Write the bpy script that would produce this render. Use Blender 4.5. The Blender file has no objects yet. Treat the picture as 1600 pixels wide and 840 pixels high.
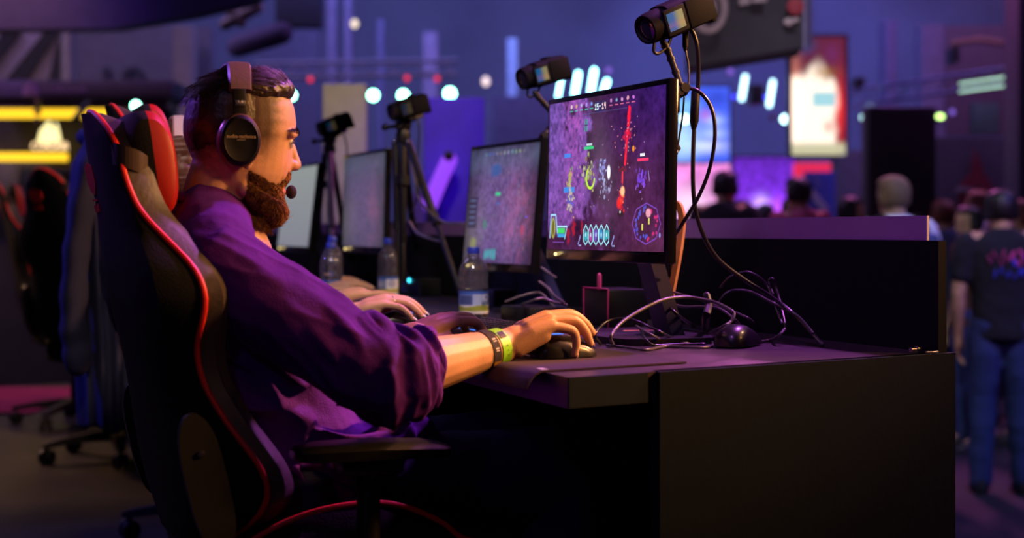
import bpy, bmesh, math, random
import numpy as np
from mathutils import Vector, Matrix, Euler
random.seed(7); RNG = np.random.default_rng(7)
C = bpy.context.scene.collection
R = math.radians
FPX, HOR, CAMZ = 2500.0, 358.0, 0.98          # focal length in px (1600 wide), horizon row, lens height
def P(px, py, Y): return Vector(((px-800)/FPX*Y, Y, CAMZ-(py-HOR)/FPX*Y))
def PZ(px, py, z): return P(px, py, (CAMZ-z)*FPX/(py-HOR))

# ------------------------------------------------------------------ materials
def mat(name, col, rough=.6, metal=0, emit=None, es=0, bump=0, bscale=60, var=.12, vscale=8, trans=0, ior=1.45, coat=0, spec=.5, alpha=1):
    m = bpy.data.materials.new(name); m.use_nodes = True
    nt = m.node_tree; b = nt.nodes['Principled BSDF']
    b.inputs['Roughness'].default_value = rough; b.inputs['Metallic'].default_value = metal
    b.inputs['Specular IOR Level'].default_value = spec
    b.inputs['IOR'].default_value = ior; b.inputs['Transmission Weight'].default_value = trans
    b.inputs['Coat Weight'].default_value = coat; b.inputs['Alpha'].default_value = alpha
    tc = nt.nodes.new('ShaderNodeTexCoord')
    if var > 0:
        n = nt.nodes.new('ShaderNodeTexNoise'); n.inputs['Scale'].default_value = vscale; n.inputs['Detail'].default_value = 4
        nt.links.new(tc.outputs['Object'], n.inputs['Vector'])
        r = nt.nodes.new('ShaderNodeMapRange'); r.inputs[1].default_value=.3; r.inputs[2].default_value=.7
        r.inputs[3].default_value=1-var; r.inputs[4].default_value=1+var
        nt.links.new(n.outputs['Fac'], r.inputs[0])
        mx = nt.nodes.new('ShaderNodeMix'); mx.data_type='RGBA'; mx.blend_type='MULTIPLY'; mx.inputs[0].default_value=1
        mx.inputs[6].default_value=(*col,1); nt.links.new(r.outputs[0], mx.inputs[7])
        nt.links.new(mx.outputs[2], b.inputs['Base Color']); m['base'] = 1
    else:
        b.inputs['Base Color'].default_value = (*col,1)
    if emit is not None:
        b.inputs['Emission Color'].default_value = (*emit,1); b.inputs['Emission Strength'].default_value = es
    if bump > 0:
        n2 = nt.nodes.new('ShaderNodeTexNoise'); n2.inputs['Scale'].default_value = bscale; n2.inputs['Detail'].default_value = 6
        nt.links.new(tc.outputs['Object'], n2.inputs['Vector'])
        bp = nt.nodes.new('ShaderNodeBump'); bp.inputs['Strength'].default_value = bump; bp.inputs['Distance'].default_value=.004
        nt.links.new(n2.outputs['Fac'], bp.inputs['Height']); nt.links.new(bp.outputs['Normal'], b.inputs['Normal'])
    return m
def emit_mat(name, col, s): return mat(name, (0.02,0.02,0.02), .5, emit=col, es=s, var=0)
def screen_mat(name, strength, rough=.12, spec=.22):
    """a display: emits the picture stored per vertex, under a glossy front"""
    m = bpy.data.materials.new(name); m.use_nodes=True; nt=m.node_tree; b=nt.nodes['Principled BSDF']
    a = nt.nodes.new('ShaderNodeVertexColor'); a.layer_name='picture'
    b.inputs['Base Color'].default_value=(.01,.01,.012,1); b.inputs['Roughness'].default_value=rough; b.inputs['Specular IOR Level'].default_value=spec
    nt.links.new(a.outputs['Color'], b.inputs['Emission Color']); b.inputs['Emission Strength'].default_value=strength
    return m
def tint_mat(name, col, rough=.5, sss=.0, bump=.15, bscale=250, spec=.4):
    m = mat(name, col, rough, bump=bump, bscale=bscale, var=.1, vscale=25, spec=spec); nt=m.node_tree; b=nt.nodes['Principled BSDF']
    a = nt.nodes.new('ShaderNodeVertexColor'); a.layer_name='tint'
    mx = nt.nodes.new('ShaderNodeMix'); mx.data_type='RGBA'; mx.blend_type='MULTIPLY'; mx.inputs[0].default_value=1
    src = b.inputs['Base Color'].links[0].from_socket
    nt.links.new(src, mx.inputs[6]); nt.links.new(a.outputs['Color'], mx.inputs[7]); nt.links.new(mx.outputs[2], b.inputs['Base Color'])
    b.inputs['Subsurface Weight'].default_value = sss; b.inputs['Subsurface Radius'].default_value=(.012,.005,.003); b.inputs['Subsurface Scale'].default_value=.6
    return m

# ------------------------------------------------------------------ mesh building
WL = {}                                                        # world location of empties and parts built under them
def wl(o): return WL.get(o.name, Vector((0,0,0)))
def frames(pts):
    pts=[Vector(p) for p in pts]; n=len(pts); T=[]
    for i in range(n):
        t=(pts[min(i+1,n-1)]-pts[max(i-1,0)]); T.append(t.normalized() if t.length>1e-9 else Vector((0,0,1)))
    up=Vector((0,0,1)) if abs(T[0].z)<.9 else Vector((1,0,0))
    N=(up-T[0]*up.dot(T[0])).normalized(); out=[]
    for i in range(n):
        N=(N-T[i]*N.dot(T[i])); N=N.normalized() if N.length>1e-6 else T[i].orthogonal().normalized()
        out.append((T[i],N,T[i].cross(N)))
    return pts,out
def spline(pts, k=8):
    pts=[Vector(p) for p in pts]; out=[]
    q=[pts[0]*2-pts[1]]+pts+[pts[-1]*2-pts[-2]]
    for i in range(1,len(q)-2):
        p0,p1,p2,p3=q[i-1:i+3]
        for j in range(k):
            t=j/k; out.append(.5*((2*p1)+(p2-p0)*t+(2*p0-5*p1+4*p2-p3)*t*t+(3*p1-p0-3*p2+p3)*t**3))
    out.append(pts[-1]); return out
class MB:
    def __init__(s): s.v=[]; s.f=[]; s.mi=[]
    def add(s, vs, fs, mi=0, M=None):
        o=len(s.v)
        s.v += [tuple(M@Vector(v)) if M is not None else tuple(v) for v in vs]
        s.f += [tuple(i+o for i in f) for f in fs]; s.mi += [mi]*len(fs); return s
    def bm(s, bm, mi=0, M=None):
        bm.verts.index_update()
        s.add([v.co.copy() for v in bm.verts], [[v.index for v in f.verts] for f in bm.faces], mi, M); bm.free(); return s
    def box(s, size, M=None, bev=0, seg=2, mi=0, at=None):
        b=bmesh.new(); bmesh.ops.create_cube(b, size=1)
        for v in b.verts: v.co=Vector((v.co.x*size[0],v.co.y*size[1],v.co.z*size[2]))
        if bev>0: bmesh.ops.bevel(b, geom=b.edges[:], offset=bev, segments=seg, affect='EDGES', profile=.5)
        if at is not None: M=Matrix.Translation(at)@(M if M is not None else Matrix())
        return s.bm(b, mi, M)
    def tube(s, pts, r, n=10, mi=0, cap=True, round_=True, flat=1.0, M=None):
        pts,fr=frames(pts); m=len(pts)
        rr=[r]*m if not hasattr(r,'__len__') else list(r)
        rings=[]
        def ring(p,f,rad): return [p+(f[1]*math.cos(2*math.pi*k/n)+f[2]*math.sin(2*math.pi*k/n)*flat)*rad for k in range(n)]
        if cap and round_:
            for a in (75,50,25): rings.append(ring(pts[0]-fr[0][0]*rr[0]*math.sin(R(a)),fr[0],rr[0]*math.cos(R(a))))
        for i in range(m): rings.append(ring(pts[i],fr[i],rr[i]))
        if cap and round_:
            for a in (25,50,75): rings.append(ring(pts[-1]+fr[-1][0]*rr[-1]*math.sin(R(a)),fr[-1],rr[-1]*math.cos(R(a))))
        return s.loft(rings, mi, cap, M)
    def loft(s, rings, mi=0, cap=True, M=None, closed=True):
        n=len(rings[0]); vs=[v for r in rings for v in r]; fs=[]
        for i in range(len(rings)-1):
            for k in range(n if closed else n-1):
                k2=(k+1)%n; fs.append((i*n+k,i*n+k2,(i+1)*n+k2,(i+1)*n+k))
        if cap: fs.append(tuple(range(n))[::-1]); fs.append(tuple((len(rings)-1)*n+k for k in range(n)))
        return s.add(vs,fs,mi,M)
    def ell(s, c, r, M=None, n=14, mi=0):
        b=bmesh.new(); bmesh.ops.create_uvsphere(b,u_segments=n,v_segments=max(6,n//2+2),radius=1)
        S=Matrix.Diagonal((*(r if hasattr(r,'__len__') else (r,r,r)),1))
        return s.bm(b,mi,Matrix.Translation(c)@(M if M is not None else Matrix())@S)
    def lathe(s, prof, n=24, M=None, mi=0, cap=True):
        rings=[[(r*math.cos(2*math.pi*k/n),r*math.sin(2*math.pi*k/n),z) for k in range(n)] for r,z in prof]
        return s.loft(rings,mi,cap,M)
    def prism(s, poly, h, M=None, mi=0):
        n=len(poly); vs=[(x,y,0) for x,y in poly]+[(x,y,h) for x,y in poly]
        fs=[tuple(range(n))[::-1],tuple(range(n,2*n))]+[(k,(k+1)%n,n+(k+1)%n,n+k) for k in range(n)]
        return s.add(vs,fs,mi,M)
    def poly3(s, top, depth, mi=0):
        """a slab: outline of world points, pushed along the vector depth"""
        n=len(top); d=Vector(depth); vs=[Vector(p) for p in top]+[Vector(p)+d for p in top]
        fs=[tuple(range(n)),tuple(range(n,2*n))[::-1]]+[(k,n+k,n+(k+1)%n,(k+1)%n) for k in range(n)]
        return s.add(vs,fs,mi)
    def build(s, name, m, parent=None, smooth=True, fixn=True, angle=40):
        o=link(name, *s.mesh(name, smooth, fixn, angle, wl(parent) if parent else Vector((0,0,0))), m, parent)
        return o
    def mesh(s, name, smooth, fixn, angle, off):
        me=bpy.data.meshes.new(name)
        me.from_pydata([(v[0]-off.x,v[1]-off.y,v[2]-off.z) for v in s.v],[],s.f); me.update()
        if any(s.mi): me.polygons.foreach_set('material_index', s.mi)
        if fixn:
            b=bmesh.new(); b.from_mesh(me); bmesh.ops.recalc_face_normals(b,faces=b.faces[:]); b.to_mesh(me); b.free()
        if smooth:
            me.polygons.foreach_set('use_smooth',[True]*len(me.polygons)); me.set_sharp_from_angle(angle=R(angle))
        return (me,)
def link(name, me, m, parent=None):
    o=bpy.data.objects.new(name, me); C.objects.link(o)
    for x in (m if isinstance(m,(list,tuple)) else [m]): me.materials.append(x)
    if parent is not None: o.parent=parent; WL[o.name]=wl(parent)
    return o
def tag(o, label, cat, group=None, kind=None):
    o['label']=label; o['category']=cat
    if group: o['group']=group
    if kind: o['kind']=kind
    return o
def empty(name, loc, label, cat, group=None):
    o=bpy.data.objects.new(name,None); C.objects.link(o); o.location=loc; o.empty_display_size=.05; WL[o.name]=Vector(loc)
    return tag(o,label,cat,group)
def origin(o, loc):
    """move a top-level mesh's origin to loc"""
    l=Vector(loc); o.data.transform(Matrix.Translation(-l)); o.location=l; return o
def copy_tree(o, parent=None):
    c=o.copy(); C.objects.link(c)
    if parent is not None: c.parent=parent
    for ch in list(o.children): copy_tree(ch,c)
    return c
def recolor(o, idx, m):
    o.material_slots[idx].link='OBJECT'; o.material_slots[idx].material=m
def struct(o): o['kind']='structure'; return o
def rotz(a): return Matrix.Rotation(a,4,'Z')
def basis(c, x, y, z):
    M=Matrix.Identity(4)
    for i,a in enumerate((x,y,z)):
        a=Vector(a)
        for k in range(3): M[k][i]=a[k]
    for k in range(3): M[k][3]=Vector(c)[k]
    return M
def look(c, zdir, up=(0,0,1)):
    z=Vector(zdir).normalized(); x=Vector(up).cross(z).normalized(); y=z.cross(x); return basis(c,x,y,z)
_tc={}
def text(body, size=1.0, depth=.02):
    """(verts, faces) of lettering in its own XY plane, centred"""
    k=(body,depth)
    if k not in _tc:
        cu=bpy.data.curves.new('lettering_curve','FONT'); cu.body=body; cu.align_x='CENTER'; cu.align_y='CENTER'; cu.extrude=depth; cu.resolution_u=3
        ob=bpy.data.objects.new('lettering_curve',cu); C.objects.link(ob)
        dg=bpy.context.evaluated_depsgraph_get(); dg.update(); me=bpy.data.meshes.new_from_object(ob.evaluated_get(dg))
        _tc[k]=([v.co.copy() for v in me.vertices],[tuple(p.vertices) for p in me.polygons])
        bpy.data.objects.remove(ob); bpy.data.meshes.remove(me); bpy.data.curves.remove(cu)
    v,f=_tc[k]; return [x*size for x in v],f

# ------------------------------------------------------------------ numpy surface tools
def vnoise(Pn, seed=0):
    Pn=np.asarray(Pn,float); i=np.floor(Pn).astype(np.int64); f=Pn-i; f=f*f*(3-2*f); out=0
    for dx in (0,1):
        for dy in (0,1):
            for dz in (0,1):
                h=((i[:,0]+dx)*374761393+(i[:,1]+dy)*668265263+(i[:,2]+dz)*2147483647+seed*974711)&0xffffffff
                h=((h^(h>>13))*1274126177)&0xffffffff; h=(h^(h>>16))&0xffffff
                w=(f[:,0] if dx else 1-f[:,0])*(f[:,1] if dy else 1-f[:,1])*(f[:,2] if dz else 1-f[:,2])
                out=out+w*(h/float(0xffffff))
    return out*2-1
def fbm(Pn, seed=0, o=3):
    s=0; a=1
    for k in range(o): s=s+a*vnoise(np.asarray(Pn)*2**k,seed+k*17); a*=.5
    return s
def remesh(mb, voxel, it=2):
    me=bpy.data.meshes.new('tmp_union'); me.from_pydata([tuple(v) for v in mb.v],[],mb.f); me.update()
    b=bmesh.new(); b.from_mesh(me); bmesh.ops.recalc_face_normals(b,faces=b.faces[:]); b.to_mesh(me); b.free()
    ob=bpy.data.objects.new('tmp_union',me); C.objects.link(ob)
    md=ob.modifiers.new('r','REMESH'); md.mode='VOXEL'; md.voxel_size=voxel; md.adaptivity=0
    dg=bpy.context.evaluated_depsgraph_get(); dg.update(); e=bpy.data.meshes.new_from_object(ob.evaluated_get(dg))
    n=len(e.vertices); V=np.empty(n*3,np.float32); e.vertices.foreach_get('co',V); V=V.reshape(-1,3).astype(float)
    F=np.empty(len(e.loops),np.int32); e.loops.foreach_get('vertex_index',F); F=F.reshape(-1,4)
    bpy.data.objects.remove(ob); bpy.data.meshes.remove(me); bpy.data.meshes.remove(e)
    return lap(V,F,it),F
def lap(V,F,it,lam=.6,w=None):
    a=np.concatenate([F[:,0],F[:,1],F[:,2],F[:,3]]); b=np.concatenate([F[:,1],F[:,2],F[:,3],F[:,0]])
    n=len(V); cnt=np.bincount(a,minlength=n)+np.bincount(b,minlength=n); cnt=np.maximum(cnt,1)
    for _ in range(it):
        S=np.stack([np.bincount(a,V[b,k],n)+np.bincount(b,V[a,k],n) for k in range(3)],1)/cnt[:,None]
        V=V+(S-V)*lam*(1 if w is None else w[:,None])
    return V
def normals(V,F):
    n=np.cross(V[F[:,2]]-V[F[:,0]],V[F[:,3]]-V[F[:,1]]); N=np.zeros_like(V)
    for k in range(4):
        for c in range(3): N[:,c]+=np.bincount(F[:,k],n[:,c],len(V))
    return N/np.maximum(np.linalg.norm(N,axis=1),1e-12)[:,None]
def quad_mesh(name,V,F,m,parent=None,col=None,layer='tint'):
    off=np.array(wl(parent)) if parent is not None else np.zeros(3)
    me=bpy.data.meshes.new(name); me.vertices.add(len(V)); me.vertices.foreach_set('co',(V-off).astype(np.float32).ravel())
    me.loops.add(F.size); me.loops.foreach_set('vertex_index',F.astype(np.int32).ravel())
    me.polygons.add(len(F)); me.polygons.foreach_set('loop_start',(np.arange(len(F))*4).astype(np.int32))
    me.polygons.foreach_set('use_smooth',np.ones(len(F),bool)); me.update(calc_edges=True)
    if col is not None:
        at=me.color_attributes.new(layer,'FLOAT_COLOR','POINT'); c4=np.ones((len(V),4),np.float32); c4[:,:3]=col; at.data.foreach_set('color',c4.ravel())
    return link(name,me,m,parent)
def sub(V,F,keep):
    """faces whose four vertices are all kept"""
    f=F[keep[F].all(1)]; ids=np.unique(f); mp=np.full(len(V),-1); mp[ids]=np.arange(len(ids)); return ids,mp[f]
class Frame:
    """a person's frame: u forward, s to their right, z up"""
    def __init__(s,x,y,ang,z=0,k=1.0): s.o=Vector((x,y,z)); s.a=ang; s.F=Vector((math.cos(ang),math.sin(ang),0)); s.S=Vector((math.sin(ang),-math.cos(ang),0)); s.k=k
    def __call__(s,u,q,z): return s.o+(s.F*u+s.S*q+Vector((0,0,z)))*s.k
    def loc(s,V):
        d=(np.asarray(V)-np.array(s.o))/s.k; return np.stack([d@np.array(s.F),d@np.array(s.S),d[:,2]],1)
def sm(x,a,b): t=np.clip((x-a)/(b-a),0,1); return t*t*(3-2*t)
def interp(tab,z,col): return float(np.interp(z,[t[0] for t in tab],[t[col] for t in tab]))
# ------------------------------------------------------------------ people
HEAD=[(.995,-.02,.046,.030),(1.003,-.03,.057,.041),(1.015,-.042,.0605,.049),(1.03,-.052,.058,.054),(1.045,-.062,.0585,.0585),(1.058,-.072,.0625,.063),
      (1.07,-.079,.069,.067),(1.085,-.088,.073,.0695),(1.105,-.096,.073,.071),(1.125,-.1005,.0735,.0735),(1.142,-.103,.079,.0755),(1.16,-.103,.0805,.0755),
      (1.185,-.098,.077,.0735),(1.205,-.089,.069,.069),(1.22,-.075,.057,.058),(1.232,-.052,.036,.04),(1.238,-.03,.012,.018)]
class Head:
    def __init__(s,G,u0=0,z0=0): s.G=G; s.u0=u0; s.z0=z0
    def __call__(s,u,q,z): return s.G(u+s.u0,q,z+s.z0)
    def loc(s,V): L=s.G.loc(V); L[:,0]-=s.u0; L[:,2]-=s.z0; return L
def head_union(mb,H):
    rings=[]
    for z,b,f,w in HEAD:
        mid=-.02 if b<-.05 else (b+f)/2; ring=[]
        for k in range(32):
            t=2*math.pi*k/32; c,q=math.cos(t),math.sin(t); e=.9
            a=(f-mid) if c>0 else (mid-b)
            if z<1.1 and c>0: e=1.0
            ring.append(H(mid+a*math.copysign(abs(c)**e,c), w*math.copysign(abs(q)**.92,q), z))
        rings.append(ring)
    mb.loft(rings)
    B=lambda c,r:mb.ell(H(*c),r,rotz(H.G.a))
    nose=[(.066,1.131,.0075),(.0735,1.119,.0085),(.0765,1.106,.0095),(.0795,1.095,.0108),(.0805,1.0905,.0115)]
    mb.tube([H(u,0,z) for u,z,_ in nose],[r for *_,r in nose],12)
    B((.0735,.011,1.0885),(.011,.0075,.0085)); B((.0735,-.011,1.0885),(.011,.0075,.0085)); B((.074,0,1.085),(.011,.008,.006))
    for q in (-1,1):
        mb.tube([H(.062,q*.05,1.139),H(.0715,q*.03,1.1425),H(.074,q*.012,1.139)],[.007,.0085,.008],10)
        B((.0575,q*.031,1.126),.0128)
        pass
        M=rotz(H.G.a)@Matrix.Rotation(R(-14),4,'Y')
        mb.ell(H(-.024,q*.0775,1.112),(.017,.007,.031),M); mb.ell(H(-.02,q*.079,1.088),(.009,.006,.011),M)
        mb.tube([H(.043,q*.012,1.0115),H(.03,q*.033,1.017),H(.004,q*.05,1.030),H(-.02,q*.0585,1.048)],[.0135,.0145,.0145,.013],12)   # jaw line
    mb.tube([H(.03,0,1.017),H(-.03,0,1.015)],[.022,.035],14)
    for z,r,du in ((1.0555,.0062,.0580),(1.0435,.0068,.0575)):
        mb.tube([H(.047,.026,z-.002),H(.0555,.014,z),H(du,0,z),H(.0555,-.014,z),H(.047,-.026,z-.002)],[.0035,r*.9,r,r*.9,.0035],10)
    B((.0525,0,1.012),(.0095,.018,.011))
def head_sculpt(V,H):
    L=H.loc(V); d=np.zeros(len(V))
    for q in (-1,1):
        e=np.exp(-(((L[:,1]-q*.031)/.014)**2+((L[:,2]-1.1275)/.0085)**2))*(L[:,0]>.05)
        eb=np.exp(-(((L[:,1]-q*.016)/.007)**2+((L[:,2]-1.128)/.009)**2))*(L[:,0]>.05)
        d+= .0012*e+.0045*eb
        d+= .002*np.exp(-(((L[:,1]-q*.024)/.006)**2+((L[:,2]-1.078)/.012)**2))*(L[:,0]>.04)  # smile line
    V-=d[:,None]*np.array(H.G.F); return V
def hand_union(mb,W,f,t,curl,k=1.0,thumb=((.02,.030,-.010),(.052,.050,-.017),(.082,.054,-.022),(.104,.048,-.024)),spread=(4,0,-5,-11)):
    """W wrist, f towards the fingers, t towards the thumb. Returns fingertips (tip, direction, back-of-finger)"""
    W=Vector(W); f=Vector(f).normalized(); t=(Vector(t)-f*Vector(t).dot(f)).normalized()
    n=f.cross(t); n=n if n.z>0 else -n
    p=lambda x,y,z: W+(f*x+t*y+n*z)*k
    kn=[(.090,.028,.003),(.094,.008,.007),(.089,-.013,.005),(.080,-.032,-.001)]
    ln=[(.044,.027,.021),(.049,.031,.022),(.046,.029,.021),(.036,.022,.019)]
    rd=[(.0108,.0096,.0086,.0072),(.0112,.0098,.0088,.0072),(.0104,.0092,.0082,.0068),(.0094,.0082,.0073,.006)]
    tips=[]
    for i in range(4):
        a=p(*kn[i]); base=p(.006,kn[i][1]*.62,-.002)
        mid=p(kn[i][0]*.55,kn[i][1]*.82,kn[i][2]+.003)
        mb.tube([base,mid,a],[.0145*k,.0135*k,rd[i][0]*1.12*k],12,flat=1)
        fd=(f*math.cos(R(spread[i]))+t*math.sin(R(spread[i]))).normalized(); ang=0; q=a; pts=[a]
        for j in range(3):
            ang+=curl[i][j]; d=fd*math.cos(R(ang))-n*math.sin(R(ang)); q=q+d*ln[i][j]*k; pts.append(q)
        # soften joints
        sp=spline(pts,4); rr=list(np.interp(np.linspace(0,3,len(sp)),[0,1,2,3],[x*k for x in rd[i]]))
        rr=[r*(1+.06*math.exp(-((x-1)**2)/.03)+.05*math.exp(-((x-2)**2)/.03)) for r,x in zip(rr,np.linspace(0,3,len(sp)))]
        mb.tube(sp,rr,12); tips.append((q,d.copy(),(fd*math.sin(R(ang))+n*math.cos(R(ang))).normalized()))
    mb.tube([p(.016,.016,-.010),p(.05,.034,-.014)],[.0165*k,.0135*k],12)           # thenar
    mb.tube([p(.012,-.016,-.010),p(.06,-.029,-.010)],[.0155*k,.012*k],12)          # hypothenar
    mb.tube([p(.02,0,-.006),p(.075,0,-.004)],[.017*k,.0125*k],12)
    T=[p(*x) for x in thumb]; sp=spline(T,4)
    mb.tube(sp,list(np.interp(np.linspace(0,3,len(sp)),[0,1,2,3],[.0145*k,.0128*k,.0112*k,.008*k])),12)
    d=(T[3]-T[2]).normalized(); tips.append((T[3],d,n))
    return tips
def strands(mb,roots,nrm,direction,length,r,lift=.35,seg=4,jit=.35,curl=0):
    for p,n,dr,L in zip(roots,nrm,direction,length):
        p=Vector(p); n=Vector(n); d=Vector(dr)+Vector(RNG.normal(0,jit,3)); d=(d-n*d.dot(n)); d=d.normalized() if d.length>1e-6 else n.orthogonal()
        pts=[]; q=p-n*.001
        for j in range(seg):
            t=j/(seg-1); pts.append(q); q=q+(d+n*(lift*(1-t)-curl*t)).normalized()*L/(seg-1)
        mb.tube(pts,[r,r*.9,r*.6,r*.15][:seg] if seg==4 else r,3,cap=False)
SKIN=tint_mat('skin',(.58,.335,.185),.48,sss=.08,bump=.12,bscale=320)
HAIRM=mat('dark_brown_hair',(.022,.011,.007),.38,bump=.3,bscale=140,var=.4,vscale=60,spec=.6)
BEARD_LITM=mat('beard_front_key_lit',(.42,.20,.05),.75,var=.3,vscale=90,spec=.15); BEARDM=mat('ginger_brown_beard',(.085,.036,.014),.9,bump=.9,bscale=420,var=.6,vscale=160,spec=.06)  # front beard strands coloured lighter to carry the key light on them
EYEM=mat('eye',(.38,.34,.31),.12,var=0); IRISM=mat('brown_iris',(.03,.015,.008),.08,var=0); NAILM=mat('pale_nail_varnish',(.85,.82,.78),.2,var=0,coat=.6); NAILN=mat('natural_nail',(.72,.45,.34),.3,var=0,coat=.2)
SWEAT=mat('purple_sweatshirt_cotton',(.088,.012,.215),.85,bump=.35,bscale=420,var=.18,vscale=14,spec=.15)
DENIM=mat('navy_denim',(.018,.024,.075),.85,bump=.3,bscale=500,var=.25,spec=.15)
SHOEM=mat('black_shoe',(.012,.012,.014),.5)

G=Frame(-.445,2.70,R(22)); H=Head(G)
man=empty('person',G(.06,0,0),'bearded man in a purple sweatshirt wearing a black headset, hand on mouse','person')
# joints (world)
SH_R=Vector((-.475,2.515,.925)); EL_R=Vector((-.205,2.465,.752)); WR_R=Vector((-.012,2.652,.787))
SH_L=G(-.09,-.185,.925); EL_L=Vector((-.42,2.93,.695)); WR_L=Vector((-.180,2.955,.782))
b=MB(); head_union(b,H)
b.tube([G(-.04,0,1.10),G(-.052,0,1.05),G(-.062,0,1.0),G(-.075,0,.93)],[.05,.0545,.058,.07],24)
for q in (-1,1): b.tube([G(-.03,q*.035,1.06),G(-.035,q*.02,.965)],[.014,.012],10)
b.tube([SH_R,SH_L],[.055,.055],14); b.tube([G(-.07,0,.93),G(-.03,0,.75),G(.07,0,.55)],[.11,.115,.125],20)
def limb(mb,a,c,ra,rb,bulge=.0,n=16):
    a=Vector(a);c=Vector(c); mb.tube([a,a.lerp(c,.3),a.lerp(c,.65),c],[ra,ra*1.02+bulge,(ra+rb)/2+bulge*.4,rb],n)
limb(b,SH_R,EL_R,.05,.043); limb(b,SH_L,EL_L,.05,.043)
limb(b,EL_R,WR_R,.043,.0285,.003); limb(b,EL_L,WR_L,.042,.028,.002)
FH=Vector((.86,.46,0)); TH=Vector((-.46,.86,0)); fr=(FH*math.cos(R(24))+Vector((0,0,1))*math.sin(R(24)))
b.tube([WR_R-fr*.02,WR_R+fr*.02],[.0275,.026],12)
tipsR=hand_union(b,WR_R,fr,TH,[(20,30,18),(22,32,18),(28,40,22),(38,56,28)],1.0,thumb=((.02,.032,-.012),(.05,.054,-.03),(.076,.056,-.048),(.098,.048,-.056)))
fl=Vector((.70,.71,0)).normalized()*math.cos(R(17))+Vector((0,0,1))*math.sin(R(17))
tipsL=hand_union(b,WR_L,fl,Vector((.71,-.70,-.12)),[(20,34,16),(20,32,18),(22,34,18),(26,36,18)],.98,thumb=((.02,.030,-.012),(.05,.052,-.020),(.08,.054,-.024),(.105,.044,-.030)))
HIP=[G(.09,q*.095,.53) for q in (1,-1)]; KN=[G(.52,q*.13,.565) for q in (1,-1)]; AN=[G(.50,q*.13,.09) for q in (1,-1)]
for h,k_,a in zip(HIP,KN,AN): limb(b,h,k_,.078,.055); limb(b,k_,a,.052,.036); b.tube([a+Vector((0,0,-.03)),a+G.F*.12+Vector((0,0,-.05))],[.03,.024],10)
V,F=remesh(b,.0022,3); V=head_sculpt(V,H); L=H.loc(V)
hz=(L[:,2]>.96)&(np.abs(L[:,0])<.2)&(np.abs(L[:,1])<.13)
tint=np.ones((len(V),3))
def paint(col,wt):
    global tint
    tint=tint*(1-wt[:,None])+tint*np.array(col)*wt[:,None]
nz=fbm(L*120,3)
# short clipped sides, fading to the neck; lips; beard stubble under the beard
side=hz*(1-sm(L[:,0]+.15*(1.19-L[:,2])+.006*nz,.022,.058))*sm(L[:,2]+.25*np.clip(-L[:,0],-.06,.02)+.008*nz,1.075,1.135)
paint((.075,.062,.058),np.clip(side,0,1)*.92)
beardpaint=True
BPOLY=np.array([(-.014,1.078),(-.002,1.074),(.012,1.067),(.026,1.059),(.038,1.056),(.047,1.060),(.052,1.071),(.060,1.078),(.10,1.078),(.10,1.0595),(.058,1.0585),(.0515,1.054),(.0515,1.046),(.057,1.0385),(.10,1.0365),(.10,.95),(-.012,.95),(-.026,1.00),(-.020,1.04)])
def poly_sd(Pn,poly):
    d=np.full(len(Pn),1e9); ins=np.zeros(len(Pn),bool)
    for i in range(len(poly)):
        a_,b_=poly[i],poly[(i+1)%len(poly)]; e=b_-a_; w_=Pn-a_; t=np.clip((w_@e)/(e@e),0,1); d=np.minimum(d,np.linalg.norm(w_-t[:,None]*e,axis=1))
        c=((a_[1]>Pn[:,1])!=(b_[1]>Pn[:,1]))&(Pn[:,0]<(b_[0]-a_[0])*(Pn[:,1]-a_[1])/(b_[1]-a_[1]+1e-12)+a_[0]); ins^=c
    return np.where(ins,d,-d)
sdb=poly_sd(L[:,[0,2]],BPOLY)+.0022*fbm(L*190,83)
bm_=sm(sdb,-.0035,.0055)*hz*(L[:,2]>.982)
mou=np.exp(-(((L[:,2]-1.068)/.009)**4))*sm(L[:,0],.045,.055)
bm_=bm_*(1-mou*sm(np.abs(L[:,1]),.028,.036))
bm0=bm_.copy()
lip=hz*np.exp(-((L[:,2]-1.0495)/.0085)**4)*sm(L[:,0],.048,.055)*(np.abs(L[:,1])<.024); paint((.95,.50,.50),lip)
paint((.30,.20,.14),np.clip(bm0,0,1)*.85)
rosy=hz*np.exp(-(((L[:,0]-.06)/.03)**2+((L[:,2]-1.09)/.02)**2)); paint((1,.86,.82),rosy*.7)
body=quad_mesh('body',V,F,SKIN,man,tint)
N=normals(V,F)
# hair: combed back on top, a few millimetres at the sides
front=.0745-.05*np.clip(1.195-L[:,2],0,1)*3-.10*np.maximum(0,np.abs(L[:,1])-.03)
hl=1.2+.002*nz-.0*L[:,0]
topm=sm(L[:,2],hl-.004,hl+.012)*(1-sm(L[:,0],front-.006,front+.001))
backm=(1-sm(L[:,0],-.03,.005))*sm(L[:,2]-.35*np.clip(L[:,0]+.06,-.05,.05)+.004*nz,1.11,1.155)
phi=np.arctan2(L[:,1],L[:,2]-1.12)
streak=vnoise(np.stack([phi*34,L[:,0]*9,L[:,2]*6],1),5)+.6*vnoise(np.stack([phi*80,L[:,0]*16,L[:,2]*10],1),9)
T=hz*np.maximum(topm*(.0105+.005*sm(L[:,0],0,.06)),backm*.0052)
T=T*(1+.22*streak*topm)
ids,f2=sub(V,F,T>.0008)
HV=V[ids]+N[ids]*T[ids][:,None]
hair=quad_mesh('hair',HV,f2,HAIRM,man)
sb=MB(); cand=np.where((T>.006)&(topm>.35))[0]; pick=RNG.choice(cand,2600)
dirs=np.tile(-np.array(G.F),(2600,1))+np.array([0,0,.0])
strands(sb,V[pick]+N[pick]*T[pick][:,None]*.95,N[pick],dirs,RNG.uniform(.022,.042,2600),.0006,lift=.05,jit=.10,curl=.12)
sb.build('hair_strand_layer',HAIRM,hair,angle=180)['kind']='stuff'
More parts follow.
